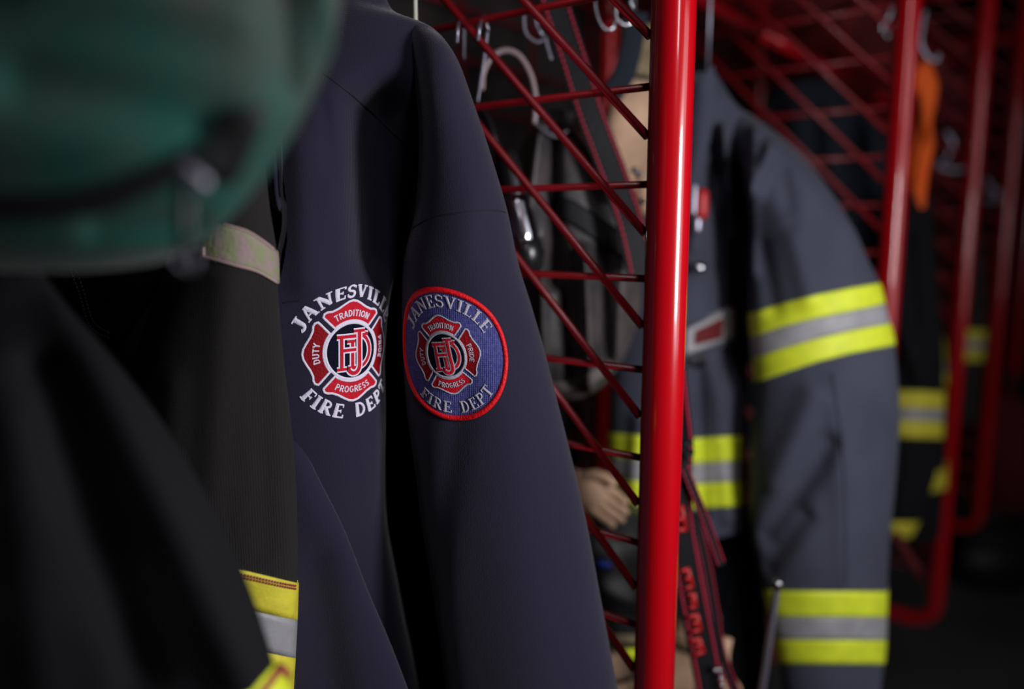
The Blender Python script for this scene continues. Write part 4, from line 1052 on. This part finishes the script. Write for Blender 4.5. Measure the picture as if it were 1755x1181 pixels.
bb = Cloth([
  (.02, [(1560, 330, 1.62), (1580, 330, 1.62), (1592, 330, 1.62), (1600, 340, 1.62)]),
  (.06, [(1560, 450, 1.62), (1580, 450, 1.62), (1595, 450, 1.62), (1606, 450, 1.62)]),
  (.08, [(1560, 560, 1.60), (1582, 560, 1.60), (1600, 560, 1.60), (1614, 560, 1.60)]),
  (.08, [(1555, 700, 1.60), (1580, 700, 1.60), (1602, 700, 1.60), (1622, 700, 1.60)]),
  (.08, [(1550, 820, 1.60), (1575, 820, 1.60), (1600, 820, 1.60), (1620, 820, 1.60)]),
  (.06, [(1545, 912, 1.60), (1570, 915, 1.60), (1595, 915, 1.60), (1612, 912, 1.60)])], nu=40, nv=70)
bb.mesh('body', M['black'], bk)
y3 = [(1590, 590), (1603, 580), (1616, 588)]
bb.band('yellow_stripe', M['yellow'], bk, sh(y3, 0), sh(y3, 34), thick=.004); bb.band('silver_stripe', M['silver'], bk, sh(y3, 34), sh(y3, 50), thick=.004); bb.band('yellow_stripe', M['yellow'], bk, sh(y3, 50), sh(y3, 72), thick=.004)
y4 = [(1550, 830), (1580, 812), (1620, 804)]
bb.band('hem_stripe', M['yellow'], bk, y4, sh(y4, 34), thick=.004)
k2 = thing('turnout_coat', tuple(P(1665, 700, 2.0)), 'dark coat with one lime stripe between the third and fourth red poles', 'coat')
b2 = Cloth([
  (.02, [(1640, 360, 2.1), (1652, 355, 2.1), (1664, 355, 2.1), (1676, 365, 2.1)]),
  (.06, [(1636, 450, 2.1), (1652, 450, 2.1), (1670, 450, 2.1), (1686, 450, 2.1)]),
  (.07, [(1634, 560, 2.1), (1652, 560, 2.1), (1670, 560, 2.1), (1688, 560, 2.1)]),
  (.07, [(1630, 640, 2.1), (1650, 640, 2.1), (1664, 640, 2.1), (1680, 640, 2.1)]),
  (.05, [(1630, 720, 2.1), (1648, 720, 2.1), (1660, 720, 2.1), (1674, 720, 2.1)])], nu=30, nv=60)
b2.mesh('sleeve', M['char'], k2)
y5 = [(1630, 563), (1690, 566)]
b2.band('lime_stripe', M['yellow'], k2, y5, sh(y5, 18), thick=.004); b2.band('silver_stripe', M['silver'], k2, sh(y5, 18), sh(y5, 34), thick=.004); b2.band('lime_stripe', M['yellow'], k2, sh(y5, 34), sh(y5, 54), thick=.004)
# small red clip and strap under the black coat
o = MB().rtube([P(1535, 918, 1.3), P(1552, 945, 1.3), P(1570, 975, 1.3)], .008, 12).obj('webbing_strap', M['darkredcloth']); tag(o, 'short slanting red strap below the black coat cuff', 'strap')
# dark gear bag hung low at right
dr = Cloth([
  (.02, [(1690, 690, 2.8), (1710, 680, 2.8), (1740, 680, 2.8), (1765, 690, 2.8)]),
  (.10, [(1680, 760, 2.8), (1710, 760, 2.8), (1750, 760, 2.8), (1785, 760, 2.8)]),
  (.10, [(1680, 830, 2.8), (1710, 830, 2.8), (1750, 830, 2.8), (1785, 830, 2.8)]),
  (.03, [(1690, 880, 2.8), (1715, 884, 2.8), (1745, 884, 2.8), (1775, 880, 2.8)])], nu=40, nv=40, folds=[(1700, 700, 1720, 860, 8, .02), (1740, 700, 1735, 860, 8, -.02)])
o = dr.mesh('gear_bag', M['darkredcloth']); tag(o, 'dark red gear bag low at the right edge of the photo', 'bag')
MB().tube([P(1705, 700, 2.8), P(1712, 640, 2.82), P(1735, 640, 2.82), P(1745, 700, 2.8)], .010, 8).obj('handle', M['rubber'], o)
bt2 = thing('gear_bag', tuple(P(1715, 985, 2.75)), 'black bag on the floor under the farther bays, lower right', 'bag')
bq = Cloth([
  (.04, [(1650, 905, 2.85), (1690, 892, 2.85), (1740, 890, 2.85), (1800, 900, 2.85)]),
  (.14, [(1635, 945, 2.85), (1690, 940, 2.85), (1750, 940, 2.85), (1820, 945, 2.85)]),
  (.14, [(1640, 985, 2.85), (1695, 985, 2.85), (1750, 985, 2.85), (1820, 985, 2.85)]),
  (.08, [(1655, 1004, 2.85), (1700, 1006, 2.85), (1750, 1006, 2.85), (1810, 1004, 2.85)])], nu=40, nv=40)
bq.mesh('body', M['rubber'], bt2)
MB().tube(pxpath([(1680, 905, 2.75), (1700, 880, 2.75), (1740, 878, 2.75), (1760, 902, 2.75)], 6), .012, 10).obj('handle', M['rubber'], bt2)
